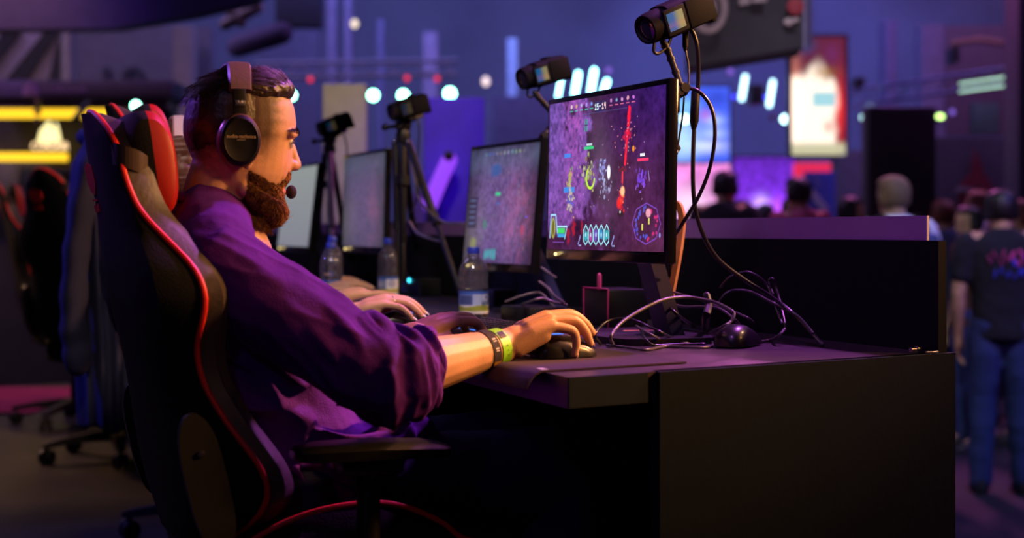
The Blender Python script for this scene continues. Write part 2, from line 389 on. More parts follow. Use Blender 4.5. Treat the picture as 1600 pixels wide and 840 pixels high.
# beard
side_b=sm(L[:,0],-.03,.02)
TB=bm_*(.0014+.0058*(1-sm(L[:,2],1.0,1.055))*side_b+.0012*mou)
ids,f2=sub(V,F,TB>.0006)
under=sm(-N[ids][:,2],.1,.7)
BV=V[ids]+N[ids]*TB[ids][:,None]-np.array([[0,0,1]])*(under*.004)[:,None]
beard=quad_mesh('beard',BV,f2,BEARDM,man)
beard['label']='full ginger brown beard and moustache'
sb=MB(); cand=np.where(TB>.0007)[0]; NB=14000; pick=RNG.choice(cand,NB)
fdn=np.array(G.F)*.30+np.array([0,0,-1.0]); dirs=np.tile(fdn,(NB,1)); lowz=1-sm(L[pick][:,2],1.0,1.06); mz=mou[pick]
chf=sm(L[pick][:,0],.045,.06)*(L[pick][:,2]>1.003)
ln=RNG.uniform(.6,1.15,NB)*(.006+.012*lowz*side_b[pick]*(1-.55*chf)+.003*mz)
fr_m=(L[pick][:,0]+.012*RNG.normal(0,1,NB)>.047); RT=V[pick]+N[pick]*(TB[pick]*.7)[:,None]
for m_,mm_ in ((fr_m,BEARD_LITM),(~fr_m,BEARDM)):
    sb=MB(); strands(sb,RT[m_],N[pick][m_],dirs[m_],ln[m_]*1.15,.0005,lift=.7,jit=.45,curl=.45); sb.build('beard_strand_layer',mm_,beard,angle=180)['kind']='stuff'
eb=MB()
for q in (-1,1):
    o=MB(); o.ell(H(.0583,q*.031,1.1255),.0122,n=24)
    for i_,f_ in enumerate(o.f):
        c_=sum((Vector(o.v[j]) for j in f_),Vector())/len(f_)-H(.0583,q*.031,1.1255); o.mi[i_]=1 if c_.dot(G.F)>.0106 else 0
    o.build('eye',[EYEM,IRISM],man)
    o=MB(); o.tube(spline([H(.0665,q*.0435,1.1245),H(.0705,q*.037,1.1282),H(.0722,q*.030,1.1295),H(.0708,q*.0215,1.1268)],5),.0010,6); o.build('eyelashes',HAIRM,man)
    cand=np.where(hz&(np.abs(L[:,2]-1.1445+.10*np.maximum(0,np.abs(L[:,1])-.035))<.0042)&(L[:,1]*q>.012)&(L[:,1]*q<.052)&(L[:,0]>.04))[0]
    if len(cand):
        pk=RNG.choice(cand,320); o=MB()
        dr=np.tile(np.array(G.S)*q*1.0-np.array(G.F)*.5+np.array([0,0,.15]),(320,1))
        strands(o,V[pk],N[pk],dr,RNG.uniform(.006,.010,320),.00055,lift=.35,jit=.25); o.build('eyebrow',BEARDM if False else HAIRM,man,angle=180)
def nails(tips,m,parent,k=1.0,ext=0):
    for p,d,n in tips:
        M=basis(p+n*.0042*k+d*(.001+ext)*k,d,n.cross(d).normalized(),n); o=MB(); o.ell((0,0,0),(.0062*k+ext*.7,.0047*k,.0026*k),M,12); o.build('fingernail',m,parent)
nails(tipsR,NAILN,man); nails(tipsL,NAILN,man)

# sweatshirt: torso, pushed-up sleeves, cuffs, lap bunch
b=MB()
TOR=[(.47,.105,.135,.185),(.55,.088,.145,.19),(.62,.062,.15,.19),(.69,.03,.145,.188),(.76,0,.138,.192),(.83,-.028,.13,.202),(.88,-.045,.12,.208),(.925,-.058,.105,.198),(.96,-.066,.088,.155),(.985,-.07,.076,.11),(1.005,-.07,.066,.078)]
def oval(Gf,z,uc,a,w,n=40,p=.9,tilt=0):
    out=[]
    for k in range(n):
        t=2*math.pi*k/n; c,q=math.cos(t),math.sin(t); u=a*math.copysign(abs(c)**p,c); out.append(Gf(uc+u,w*math.copysign(abs(q)**p,q),z+tilt*u))
    return out
b.loft([oval(G,*t,tilt=(-.25 if t[0]>.95 else 0)) for t in TOR])
b.tube([G(-.062,.0,.99),SH_R+Vector((.0,.02,.022)),SH_R.lerp(EL_R,.06)],[.07,.066,.071],20); b.tube([G(-.062,.0,.99),SH_L,SH_L.lerp(EL_L,.06)],[.07,.066,.07],20)
def sleeve(sh,el,wr,end,r0,r1,r2):
    pts=[sh,sh.lerp(el,.35),sh.lerp(el,.7),el,el.lerp(wr,end*.45),el.lerp(wr,end*.8),el.lerp(wr,end)]
    sp=spline(pts,5); rr=np.interp(np.linspace(0,1,len(sp)),[0,.18,.35,.52,.7,.9,1],[r0,r0,r1*1.02,r1,r1*.97,r2*1.02,r2*.9])
    b.tube(sp,list(rr),22,round_=False)
CUT=.335
sleeve(SH_R,EL_R,WR_R,CUT,.073,.067,.056); sleeve(SH_L,EL_L,WR_L,.80,.07,.065,.055)
# ridges where the sleeve is pushed up
ax=(WR_R-EL_R).normalized(); s1=ax.cross(Vector((0,0,1))).normalized(); s2=s1.cross(ax)
for i,(t,rr,amp,ph,span) in enumerate([(.30,.056,.010,30,170),(.20,.058,.011,60,190),(.10,.061,.010,20,160),(-.02,.063,.010,45,150),(.37,.053,.007,0,200),(.15,.06,.007,100,120)]):
    pts=[]
    for k in range(13):
        a=R(ph-span/2+span*k/12+90); w=math.sin(math.pi*k/12)
        c=EL_R.lerp(WR_R,t+.05*math.sin(k*.5+i)); pts.append(c+(s1*math.cos(a)+s2*math.sin(a))*(rr-.002))
    b.tube(pts,[amp*(.35+.65*math.sin(math.pi*k/12)) for k in range(13)],10)
# long drag folds: shoulder to elbow, armpit to belly
def ridge(pts,r): sp=spline(pts,6); n=len(sp); b.tube(sp,[r*(.2+.8*math.sin(math.pi*(k+.5)/n)) for k in range(n)],10)
def on_sleeve(t,a,d=0):
    c=SH_R.lerp(EL_R,t); x=(EL_R-SH_R).normalized(); y=x.cross(Vector((0,0,1))).normalized(); z=y.cross(x); return c+(y*math.cos(R(a))+z*math.sin(R(a)))*(.067+d)
for t0,a0,t1,a1,r in ((.0,75,.45,35,.009),(.12,95,.62,60,.010),(.3,110,.8,80,.009),(.5,60,1.0,20,.010),(.55,20,1.02,-25,.010),(.75,100,1.0,60,.009),(.2,30,.6,-20,.008),(.7,-10,1.05,-60,.009)):
    ridge([on_sleeve(t0,a0,-.004),on_sleeve((t0+t1)/2,(a0+a1)/2+6,-.002),on_sleeve(t1,a1,-.004)],r)
# front of the sweatshirt folded over the lap
for u,q,z,r in ((.20,.06,.625,(.07,.10,.045)),(.17,-.05,.62,(.08,.12,.05)),(.25,.07,.628,(.055,.075,.03)),(.13,.12,.60,(.07,.06,.07))): b.ell(G(u,q,z),r,rotz(G.a),20)
for pts,r in (([(.10,.185,.70),(.17,.16,.675),(.235,.10,.67)],.014),([(.06,.20,.665),(.14,.19,.645),(.23,.145,.655)],.015),([(.09,.195,.61),(.16,.185,.625),(.26,.14,.645)],.014),
              ([(.03,.20,.60),(.06,.205,.55),(.075,.20,.49)],.014),([(.09,.20,.58),(.115,.19,.53),(.115,.18,.48)],.013),([(.14,.17,.58),(.155,.16,.53),(.15,.15,.49)],.012),([(.20,.14,.665),(.25,.13,.655),(.30,.10,.63)],.015)):
    ridge([G(*p) for p in pts],r)
V,F=remesh(b,.0036,3); N=normals(V,F); L=G.loc(V)
def seg_t(V,a,c):
    a=np.array(a);c=np.array(c); d=c-a; t=((V-a)@d)/(d@d); q=V-(a+np.clip(t,0,1)[:,None]*d); return t,np.linalg.norm(q,axis=1)
def ridged(n,p=3.2): return (1-np.clip(np.abs(n),0,1))**p
tf,df=seg_t(V,EL_R,WR_R); tu,du=seg_t(V,SH_R,EL_R); tl,dl=seg_t(V,EL_L,WR_L)
Y_=ax.cross(Vector((0,0,1))).normalized(); Z_=Y_.cross(ax)
q_=V-np.array(EL_R); ang_=np.arctan2(q_@np.array(Z_),q_@np.array(Y_))
wf=sm(tf,-.25,-.02)*(df<.10)*(1-.5*sm(tf,.29,.335))
wv=.7*vnoise(np.stack([np.cos(ang_)*1.6,np.sin(ang_)*1.6,tf*2],1),61)
f1=ridged(vnoise(np.stack([tf*13+wv*1.0,np.cos(ang_)*.55,np.sin(ang_)*.55],1),63)*1.25,2.4)
f2_=ridged(vnoise(np.stack([tf*19-wv*2.2,np.cos(ang_)*1.3+5,np.sin(ang_)*1.3],1),67)*1.25)
xu=(EL_R-SH_R).normalized(); yu=xu.cross(Vector((0,0,1))).normalized(); zu=yu.cross(xu); q2=V-np.array(SH_R); au=np.arctan2(q2@np.array(zu),q2@np.array(yu)); lu=q2@np.array(xu)
wu=sm(tu,-.25,.05)*(1-sm(tu,.9,1.05))*(du<.11)*(1-wf)
g1=ridged(vnoise(np.stack([au*2.0+lu*8,lu*2.2-au*.3,au*0],1),71)*1.2,2); g2=ridged(vnoise(np.stack([au*2.6-lu*9,lu*3+au*.5,au*0+3],1),73)*1.2,2)
wt=1-np.clip(wf+wu,0,1)
h1=ridged(vnoise(np.stack([L[:,0]*10+L[:,2]*17,L[:,1]*5,L[:,2]*6-L[:,0]*6],1),77)*1.2)
D=wf*(.024*(f1-.30)+.004*(f2_-.30))+wu*(.0055*(g1-.30)+.0035*(g2-.30))+wt*(.010+.012*(1-sm(L[:,2],.66,.74)))*1.3*(h1-.30)
D=D*(1-np.exp(-((L[:,2]-1.0)/.03)**2)*.7)+.0016*fbm(L*np.array([26,20,30]),31)
V=V+N*D[:,None]; V=lap(V,F,2,.5)
# cuff rib
shirt=quad_mesh('sweatshirt',V,F,SWEAT,man); shirt['label']='purple sweatshirt with pushed-up sleeves'
o=MB(); c0=EL_R.lerp(WR_R,CUT-.004)
o.tube([c0+ax*.004*math.sin(2*t)+(s1*math.cos(t)+s2*math.sin(t))*(.0465+.0016*math.sin(5*t)) for t in np.linspace(0,2*math.pi,61)],.0075,8,cap=False)
o.build('cuff',SWEAT,shirt)
o=MB(); 
col=[G(-.064+.066*math.cos(t),.0665*math.sin(t),1.012-.024*math.cos(t)) for t in np.linspace(0,2*math.pi,49)]
o.tube(col,.0095,10,cap=False); o.build('collar',SWEAT,shirt)
# jeans and shoes
b=MB()
for h,k_,a in zip(HIP,KN,AN): limb(b,h,k_,.098,.075); limb(b,k_,a,.07,.05); b.tube([k_,k_],[.072,.072],14)
b.tube([G(.04,.1,.54),G(.04,-.1,.54)],[.115,.115],20)
V,F=remesh(b,.007,3); N=normals(V,F); V=V+N*(.004*fbm(V*16,41))[:,None]; quad_mesh('jeans',V,F,DENIM,man)
for a in AN:
    o=MB(); c=a+G.F*.05; rings=[]
    for z,l,w in ((0,.145,.05),(.03,.145,.05),(.055,.12,.045),(.08,.07,.042),(.10,.055,.04)):
        rings.append([Vector((c.x,c.y,0))+G.F*(l*math.cos(t)-(.145-l)*.7)+G.S*w*math.sin(t)+Vector((0,0,z)) for t in np.linspace(0,2*math.pi,21)[:-1]])
    o.loft(rings).build('shoe',SHOEM,man)

# wristbands: worn clothing
def band(t,w,r,th,m,name,lab,tilt=0,n=40):
    c=EL_R.lerp(WR_R,t); x=(ax+Vector((0,0,1))*tilt).normalized(); y=x.cross(Vector((0,0,1))).normalized(); z=y.cross(x); rings=[]
    for dx,rr in ((-w/2,r),(-w/2,r+th),(w/2,r+th-.001),(w/2,r-.001),(-w/2,r)):
        rings.append([c+x*dx+(y*math.cos(a)*.98+z*math.sin(a)*1.0)*rr for a in np.linspace(0,2*math.pi,n+1)[:-1]])
    o=MB(); o.loft(rings,cap=False); ob=o.build(name,m,man,angle=50); ob['label']=lab; return ob,(c,x,y,z,r+th)
GREENB=mat('lime_wristband_plastic',(.24,.66,.02),.35,var=.06); BLKB=mat('black_wristband_cloth',(.012,.010,.014),.8); PRINTM=mat('white_print',(.6,.6,.62),.6,var=0); PUNCH=mat('black_print',(.01,.01,.01),.5,var=0); OCH=mat('ochre_wristband_end',(.42,.20,.02),.6)
gb,(c,x,y,z,r)=band(.915,.021,.0318,.0012,GREENB,'wristband','lime green punched wristband',.03)
o=MB()
def patch(c,x,y,z,r,a0,a1,x0,x1,mb):
    rows=[[c+x*dx+(y*math.cos(a)*.98+z*math.sin(a))*r for dx in (x0,x1)] for a in np.linspace(R(a0),R(a1),8)]
    for p,q in zip(rows,rows[1:]): mb.add([p[0],p[1],q[1],q[0]],[(0,1,2,3)])
# y points away from the lens or towards it: find the facing angle
af=math.degrees(math.atan2((-Vector((0,1,0))).dot(z),(-Vector((0,1,0))).dot(y)))
ysign=1 if y.y<0 else -1
ang=lambda a:(a if ysign>0 else 180-a)
for a in (40,): patch(c,x,y,z,r+.0006,ang(a-4),ang(a+20),-.0075,.0055,o)
for a in (12,-2,-16): patch(c,x,y,z,r+.0006,ang(a-1.6),ang(a+1.6),-.0012,.0012,o)
o.build('band_print',PUNCH,gb)
bb,(c,x,y,z,r)=band(.825,.017,.0334,.0016,BLKB,'wristband','black cloth wristband with pale print and ochre end',.03)
o=MB()
for a,w in ((38,2.4),(31,1.5),(10,2.2),(4,1.6)): patch(c,x,y,z,r+.0006,ang(a-w),ang(a+w),-.004,.003,o)
o.build('band_print',PRINTM,bb); o=MB(); patch(c,x,y,z,r+.0005,ang(-62),ang(-26),-.0075,.0075,o); o.build('band_end',OCH,bb)
# ---- second and third player
def seated(name,label,G,hu,hz,arms,hairm,topm,long_hair=False,vox=.0034,lean=0,nail=None,group=None):
    p=empty(name,G(.06,0,0),label,'person',group); H=Head(G,hu,hz); b=MB(); head_union(b,H)
    nb=G(hu*.5-.05,0,.93)
    b.tube([H(-.04,0,1.09),H(-.052,0,1.04),nb],[.046,.047,.06],20)
    b.tube([nb,G(-.03+hu*.2,0,.75),G(.07,0,.55)],[.10,.10,.115],18)
    tips=[]
    for sh,el,wr,f,t,curl in arms:
        b.tube([nb,Vector(sh)],[.05,.045],12); limb(b,sh,el,.044,.037); limb(b,el,wr,.037,.0235,.002)
        f=Vector(f).normalized(); b.tube([Vector(wr)-f*.015,Vector(wr)+f*.02],[.023,.022],12)
        tips.append(hand_union(b,wr,f,Vector(t),curl,.95))
    hip=[G(.09,q*.09,.53) for q in (1,-1)]; kn=[G(.50,q*.11,.56) for q in (1,-1)]; an=[G(.48,q*.11,.09) for q in (1,-1)]
    for h,k_,a in zip(hip,kn,an): limb(b,h,k_,.07,.05); limb(b,k_,a,.048,.033)
    V,F=remesh(b,vox,2); V=head_sculpt(V,H); L=H.loc(V); tint=np.ones((len(V),3))
    lip=np.exp(-((L[:,2]-1.0495)/.0085)**4)*sm(L[:,0],.048,.055)*(np.abs(L[:,1])<.024); tint=tint*(1-lip[:,None])+tint*np.array([.95,.45,.45])*lip[:,None]
    quad_mesh('body',V,F,SKIN,p,tint); N=normals(V,F)
    hz_=(L[:,2]>.96)&(np.abs(L[:,0])<.2)&(np.abs(L[:,1])<.13)
    T=hz_*np.maximum(sm(L[:,2],1.195,1.21)*(1-sm(L[:,0],.06,.07)),(1-sm(L[:,0],-.02,.02))*sm(L[:,2],1.04 if long_hair else 1.1,1.08 if long_hair else 1.13))*.012
    T*=1+.25*vnoise(np.stack([np.arctan2(L[:,1],L[:,2]-1.12)*30,L[:,0]*9,L[:,2]*5],1),5)
    ids,f2=sub(V,F,T>.001); hair=quad_mesh('hair',V[ids]+N[ids]*T[ids][:,None],f2,hairm,p)
    if long_hair:
        o=MB(); rings=[]
        for z,u,a,w in ((1.19,-.03,.07,.078),(1.12,-.045,.07,.092),(1.04,-.055,.065,.10),(.95,-.065,.055,.10),(.86,-.075,.04,.09),(.80,-.08,.02,.06)):
            rings.append([H(u+a*math.cos(t)*(1 if math.cos(t)<0 else .55)*(1+.06*math.sin(11*t)),w*math.sin(t)*(1+.04*math.sin(9*t)),z) for t in np.linspace(0,2*math.pi,49)[:-1]])
        o.loft(rings).build('long_hair',hairm,hair)
    for q in (-1,1): o=MB(); o.ell(H(.0583,q*.031,1.1255),.0122,n=12); o.build('eye',EYEM,p)
    b=MB(); b.loft([oval(G,z,u+lean*sm(z,.6,.95),a*.9,w*.9,28) for z,u,a,w in TOR])
    for sh,el,wr,f,t,curl in arms:
        b.tube([nb,Vector(sh)],[.055,.058],16); limb(b,sh,el,.06,.054); limb(b,el,Vector(el).lerp(Vector(wr),.62),.054,.042)
    V,F=remesh(b,.007,3); N=normals(V,F); V=V+N*(.004*fbm(V*14,int(abs(G.o.x)*100)))[:,None]; quad_mesh('jumper',V,F,topm,p)
    b=MB()
    for h,k_,a in zip(hip,kn,an): limb(b,h,k_,.088,.066); limb(b,k_,a,.062,.045)
    b.tube([G(.04,.09,.54),G(.04,-.09,.54)],[.11,.11],18); V,F=remesh(b,.009,3); quad_mesh('jeans',V,F,DENIM,p)
    for a in an:
        o=MB(); o.tube([Vector((a.x,a.y,.045))-G.F*.04,Vector((a.x,a.y,.045))+G.F*.14],[.045,.04],12); o.build('shoe',SHOEM,p)
    return p,H,tips
BROWNH=mat('long_brown_hair',(.07,.026,.014),.42,bump=.3,bscale=90,var=.3,vscale=40)
GREYTOP=mat('dark_knit_top',(.03,.02,.05),.9,bump=.3)
G2=Frame(-.815,3.78,R(22))
z1=Vector((0,0,1))
f2r=Vector((.92,.28,.30)); f2l=Vector((.95,.1,.22))
W2R=Vector((-.352,3.43,.797)); W2L=Vector((-.455,3.93,.802))
p2,H2,t2=seated('person','long-haired player behind the bearded man, with pale nails and a ring',G2,.05,-.012,
  [(G2(-.05,.17,.91),(-.60,3.42,.745),W2R,f2r,Vector((-.3,.93,0)),[(20,26,12),(22,26,12),(24,26,14),(27,26,14)]),
   (G2(-.05,-.17,.91),(-.70,3.93,.74),W2L,f2l,Vector((.1,-.95,-.2)),[(8,10,8),(34,44,30),(38,48,30),(40,50,30)])],BROWNH,GREYTOP,True)
nails(t2[0],NAILM,p2,.95,.0035); nails(t2[1],NAILM,p2,.9,.002)
SILV=mat('silver',(.7,.68,.65),.2,1,var=0)
o=MB(); tp=t2[0][2]; kn=W2R+Vector(f2r).normalized()*.105
fdir=(tp[0]-kn).normalized()
hh=Vector(f2r).normalized(); tt=(Vector((-.3,.93,0))-hh*Vector((-.3,.93,0)).dot(hh)).normalized(); nn=hh.cross(tt)
cr=W2R+(hh*.089+tt*-.013+nn*.005)*.95+(hh*math.cos(R(24))-nn*math.sin(R(24)))*.02
o.tube([cr+(tt*math.cos(a)+nn*math.sin(a))*.0098 for a in np.linspace(0,2*math.pi,25)],.0014,8,cap=False); o.ell(cr+nn*.0105,.0028); o.build('ring',SILV,p2)
x=hh; y=tt; z=nn
for i,(d,m,rr) in enumerate(((-.018,SILV,.0022),(-.026,BLKB,.003),(-.034,SILV,.0018))):
    o=MB(); o.tube([W2R+x*d+(y*math.cos(a)*1.0+z*math.sin(a))*.0275 for a in np.linspace(0,2*math.pi,33)],rr,8,cap=False); ob=o.build('bracelet',m,p2)
G3=Frame(-1.02,4.83,R(22))
p3,H3,t3=seated('person','third player, only chin and hand showing beyond the bearded man',G3,.18,-.01,
  [(G3(.06,.17,.91),(-.80,4.42,.745),Vector((-.545,4.30,.797)),f2r,Vector((-.3,.93,0)),[(12,18,12)]*4),
   (G3(.06,-.17,.91),(-.88,4.95,.74),Vector((-.62,4.92,.80)),f2l,Vector((.1,-.95,-.2)),[(14,26,16)]*4)],HAIRM,GREYTOP,False,vox=.005,lean=.1)

# ---- standing people
def stand_parts(kind):
    b=MB(); I=Frame(0,0,0); Hh=Head(I,.025,.455)
    head_union(b,Hh); b.tube([Hh(-.04,0,1.08),Hh(-.045,0,1.02),I(-.03,0,1.39)],[.052,.052,.075],18)
    b.tube([I(-.02,.17,1.41),I(-.02,-.17,1.41)],[.06,.06],14); b.tube([I(-.01,0,1.36),I(0,0,1.15),I(0,0,.98)],[.10,.092,.10],20)
    arms=[]
    for q in (1,-1):
        sh=I(-.02,q*.19,1.40); el=I(-.03 if kind!='phone' else .02,q*.245,1.12); wr=I(.04,q*.235,.88) if kind!='phone' else I(.24,q*.12,1.22)
        limb(b,sh,el,.05,.041); limb(b,el,wr,.04,.028,.002); arms.append((sh,el,wr))
        d=(wr-el).normalized(); hand_union(b,wr,d,Vector((1,q*.3,0)) if kind!='phone' else Vector((0,q,.4)),[(14,18,12),(16,20,12),(18,22,12),(20,24,12)])
        hp=I(0,q*.09,.93); kn=I(.01,q*.105,.50); an=I(-.01,q*.115,.09); limb(b,hp,kn,.085,.058); limb(b,kn,an,.056,.037,.004); b.tube([an,an+Vector((.13,0,-.055))],[.036,.028],10)
    V,F=remesh(b,.009,2); V=head_sculpt(V,Hh); L=Hh.loc(V); N=normals(V,F)
    body=(V,F)
    hz_=(L[:,2]>.96)&(np.abs(L[:,0])<.2)&(np.abs(L[:,1])<.13)
    T=hz_*np.maximum(sm(L[:,2],1.19,1.205)*(1-sm(L[:,0],.055,.075)),(1-sm(L[:,0],-.02,.02))*sm(L[:,2],1.07,1.10))*.016
    ids,f2=sub(V,F,T>.001); hairp=(V[ids]+N[ids]*T[ids][:,None],f2)
    b=MB()
    S=[(.86,0,.125,.175),(.98,0,.125,.17),(1.12,-.005,.118,.168),(1.26,-.015,.125,.185),(1.36,-.02,.115,.20),(1.42,-.025,.095,.18),(1.46,-.03,.075,.11),(1.49,-.03,.062,.07)]
    b.loft([oval(I,*t,28) for t in S])
    for sh,el,wr in arms: limb(b,sh,sh.lerp(el,.62),.072,.062)
    V,F=remesh(b,.011,3); N=normals(V,F); V=V+N*(.006*fbm(V*11,55))[:,None]; shirt=(V,F)
    b=MB()
    for q in (1,-1):
        hp=I(0,q*.085,.93); kn=I(.01,q*.105,.50); an=I(-.01,q*.115,.07); limb(b,hp,kn,.10,.076); limb(b,kn,an,.074,.062)
    b.tube([I(0,.07,.94),I(0,-.07,.94)],[.115,.115],18)
    V,F=remesh(b,.011,3); N=normals(V,F); V=V+N*(.006*fbm(V*9,57))[:,None]; trous=(V,F)
    o=MB()
    sh=[]
    for q in (1,-1):
        o=MB(); c=I(.05,q*.115,0); rings=[[c+Vector((l*math.cos(t)-(.14-l)*.7,w*math.sin(t),z)) for t in np.linspace(0,2*math.pi,21)[:-1]] for z,l,w in ((0,.14,.048),(.03,.14,.05),(.055,.115,.045),(.085,.065,.042),(.11,.055,.04))]
        o.loft(rings); sh.append(o)
    return body,hairp,shirt,trous,sh
_sp={}
def standing(label,x,y,ang,z,h,hairm,shirtm,trousm,group=None,kind='plain'):
    p=empty('person',(0,0,0),label,'person',group)
    if kind not in _sp:
        bd,hp,st,tr,sh=stand_parts(kind)
        o=quad_mesh('body',*bd,SKIN,p,np.ones((len(bd[0]),3))); a=[o,quad_mesh('hair',*hp,hairm,p),quad_mesh('shirt',*st,shirtm,p),quad_mesh('trousers',*tr,trousm,p)]
        a+=[s.build('shoe',SHOEM,p) for s in sh]; _sp[kind]=a
    else:
        a=[]
        for s in _sp[kind]:
            c=s.copy(); C.objects.link(c); c.parent=p; a.append(c)
        for i,m in ((1,hairm),(2,shirtm),(3,trousm)): recolor(a[i],0,m)
    p.location=(x,y,z); p.rotation_euler=(0,0,ang); s=h/1.705; p.scale=(s,s,s); p['parts']=0; del p['parts']
    return p,a
# ------------------------------------------------------------------ gaming chair (local: x forward, y left, z up)
BLKFAB=mat('black_chair_fabric',(.0065,.0065,.007),.8,bump=.3,bscale=300,spec=.25)
TANLEA=mat('taupe_chair_leather',(.075,.058,.048),.5,bump=.25,bscale=120,var=.1)
PIPE=mat('red_piping',(.9,.03,.02),.5,var=.05); REDLEA=mat('red_leather',(.40,.012,.008),.42,bump=.1,var=.1)
BLKPL=mat('black_plastic',(.009,.009,.0095),.42,bump=.1,bscale=400); DKMET=mat('dark_metal',(.007,.007,.0075),.45,0); GREYPL=mat('dark_grey_plastic',(.008,.0085,.0085),.5)
STRAPM=mat('brown_strap',(.05,.03,.022),.7); STEEL=mat('steel',(.45,.45,.46),.25,1)
PROF=[(1.168,.03,-.262),(1.159,.07,-.255),(1.135,.105,-.246),(1.1026,.13,-.2338),(1.062,.155,-.2306),(1.0076,.165,-.2098),(.963,.21,-.1736),(.92,.255,-.138),(.877,.27,-.1248),(.833,.25,-.1305),(.797,.22,-.1335),(.742,.215,-.1207),(.68,.24,-.0865),(.627,.265,-.0477),(.588,.27,-.029),(.546,.25,-.0343),(.511,.21,-.06),(.48,.16,-.085)]
def make_chair():
    p=empty('gaming_chair',(0,0,0),'black racing-style gaming chair with red piping, behind the bearded man','chair','gaming chairs along the desk')
    zz=[t[0] for t in PROF][::-1]; ww=[t[1] for t in PROF][::-1]; uu=[t[2] for t in PROF][::-1]
    zs=np.linspace(.482,1.167,48); W=np.interp(zs,zz,ww); U=np.interp(zs,zz,uu)
    k=np.array([1,2,1])/4
    for _ in range(2): W[1:-1]=np.convolve(W,k,'valid'); U[1:-1]=np.convolve(U,k,'valid')
    sh=[];cu=[]; E1=[];E2=[]
    for z,w,u in zip(zs,W,U):
        ub=-.262+.2*(1.16-z); ub=min(ub,u-.004)
        t=np.clip((1.17-z)/.03,0,1)**.5
        sh.append([(u,w,z),(u*.6+ub*.4,w*1.0,z),(ub+.012,w*.96,z),(ub,w*.8,z),(ub-.008,w*.4,z),(ub-.01,0,z),(ub-.008,-w*.4,z),(ub,-w*.8,z),(ub+.012,-w*.96,z),(u*.6+ub*.4,-w,z),(u,-w,z),(u-.004,-w*.5,z),(u-.004,0,z),(u-.004,w*.5,z)])
        bo=.05*t; inn=.012*t+.02*t*sm(np.array([z]),1.0,1.1)[0]
        cu.append([(u,-w,z),(u+bo*.6,-w*1.0,z),(u+bo,-w*.9,z),(u+bo*.95,-w*.72,z),(u+inn*.7+.006,-w*.5,z),(u*.4+ub*.6+.05*t+inn,0,z) if z<1.0 else (u+inn+.02*t,0,z),(u+inn*.7+.006,w*.5,z),(u+bo*.95,w*.72,z),(u+bo,w*.9,z),(u+bo*.6,w,z),(u,w,z),(u-.003,w*.4,z),(u-.003,-w*.4,z)])
        E1.append((u+.002,w+.001,z)); E2.append((u+.002,-w-.001,z))
    MB().loft(sh).build('backrest_shell',BLKFAB,p); MB().loft(cu).build('backrest_cushion',TANLEA,p)
    MB().tube(E2+[(U[-1],0,zs[-1]+.004)]+E1[::-1],.0048,8).build('piping',PIPE,p)
    # emblem on the shell: a red shield over a line of lettering
    lg=MB(); x0=-.262+.2*(1.16-1.055)-.012
    M=basis((x0+.0008,.045,1.062),(0,-1,0),(-.2,0,1),(-1,0,0))
    lg.prism([(2.0*a_,b_) for a_,b_ in ((-.022,.022),(-.006,.028),(.02,.022),(.024,-.006),(.008,-.026),(-.010,-.022),(-.024,-.004))],.0016,M)
    for bx,bz,bw,bh in ((.0,-.034,.06,.003),(-.016,-.048,.014,.012),(.004,-.048,.012,.012),(.024,-.047,.016,.014)): lg.box((bw,bh,.0016),M@Matrix.Translation((bx,bz,.0008)))
    em=lg.build('emblem',PIPE,p,smooth=False)
    # neck pillow with its strap
    o=MB(); rings=[]
    for s,k_ in ((-.135,.55),(-.13,.8),(-.11,.97),(-.04,1),(.04,1),(.11,.97),(.13,.8),(.135,.55)):
        rings.append([(-.178+.040*k_*math.copysign(abs(math.cos(t))**.8,math.cos(t))-.012*math.sin(t)*k_+.012*math.cos(2*t)*0,s,1.085+.085*k_*math.copysign(abs(math.sin(t))**.8,math.sin(t))) for t in np.linspace(0,2*math.pi,33)[:-1]])
    b=MB(); b.loft(rings)
    for i,f in enumerate(b.f):
        kk=i%32; b.mi[i]=1 if math.cos(2*math.pi*(kk+.5)/32)>-.05 else 0
    # split end caps into halves
    caps=[i for i,f in enumerate(b.f) if len(f)>4]
    for i in sorted(caps,reverse=True):
        f=b.f[i]; cc=sum((Vector(b.v[j]) for j in f),Vector())/len(f); ci=len(b.v); b.v.append(tuple(cc)); b.f.pop(i); b.mi.pop(i)
        for a in range(len(f)):
            m_=(Vector(b.v[f[a]])+Vector(b.v[f[(a+1)%len(f)]]))/2; b.f.append((f[a],f[(a+1)%len(f)],ci)); b.mi.append(1 if m_.x+.14*(m_.z-1.085)>-.178 else 0)
    pil=b.build('neck_pillow',[BLKFAB,REDLEA],p); pil['label']='black and red neck pillow'
    for q in (1,-1):
        o=MB(); pts=spline([(-.245,q*.10,1.10),(-.235,q*.146,1.095),(-.205,q*.150,1.085),(-.185,q*.130,1.075)],6)
        for a,c in zip(pts,pts[1:]): o.add([a+Vector((0,0,.017)),c+Vector((0,0,.017)),c-Vector((0,0,.017)),a-Vector((0,0,.017))],[(0,1,2,3)])
        o.build('pillow_strap',STRAPM,pil)
    # seat
    rings=[]
    for x,w,zt,zb in ((-.10,.20,.47,.41),(-.07,.25,.49,.40),(.0,.265,.495,.39),(.15,.27,.49,.39),(.30,.265,.485,.395),(.40,.25,.48,.40),(.43,.20,.46,.42)):
        bl_=.062*math.exp(-((x-.11)/.17)**4)-.012; rings.append([(x,w,zt-.01),(x,w*.9,zt+bl_),(x,w*.72,zt+bl_*.5),(x,w*.5,zt-.01),(x,0,zt-.015),(x,-w*.5,zt-.01),(x,-w*.72,zt+bl_*.5),(x,-w*.9,zt+bl_),(x,-w,zt-.01),(x,-w*.95,zb),(x,0,zb-.01),(x,w*.95,zb)])
    st=MB().loft(rings).build('seat',BLKFAB,p)
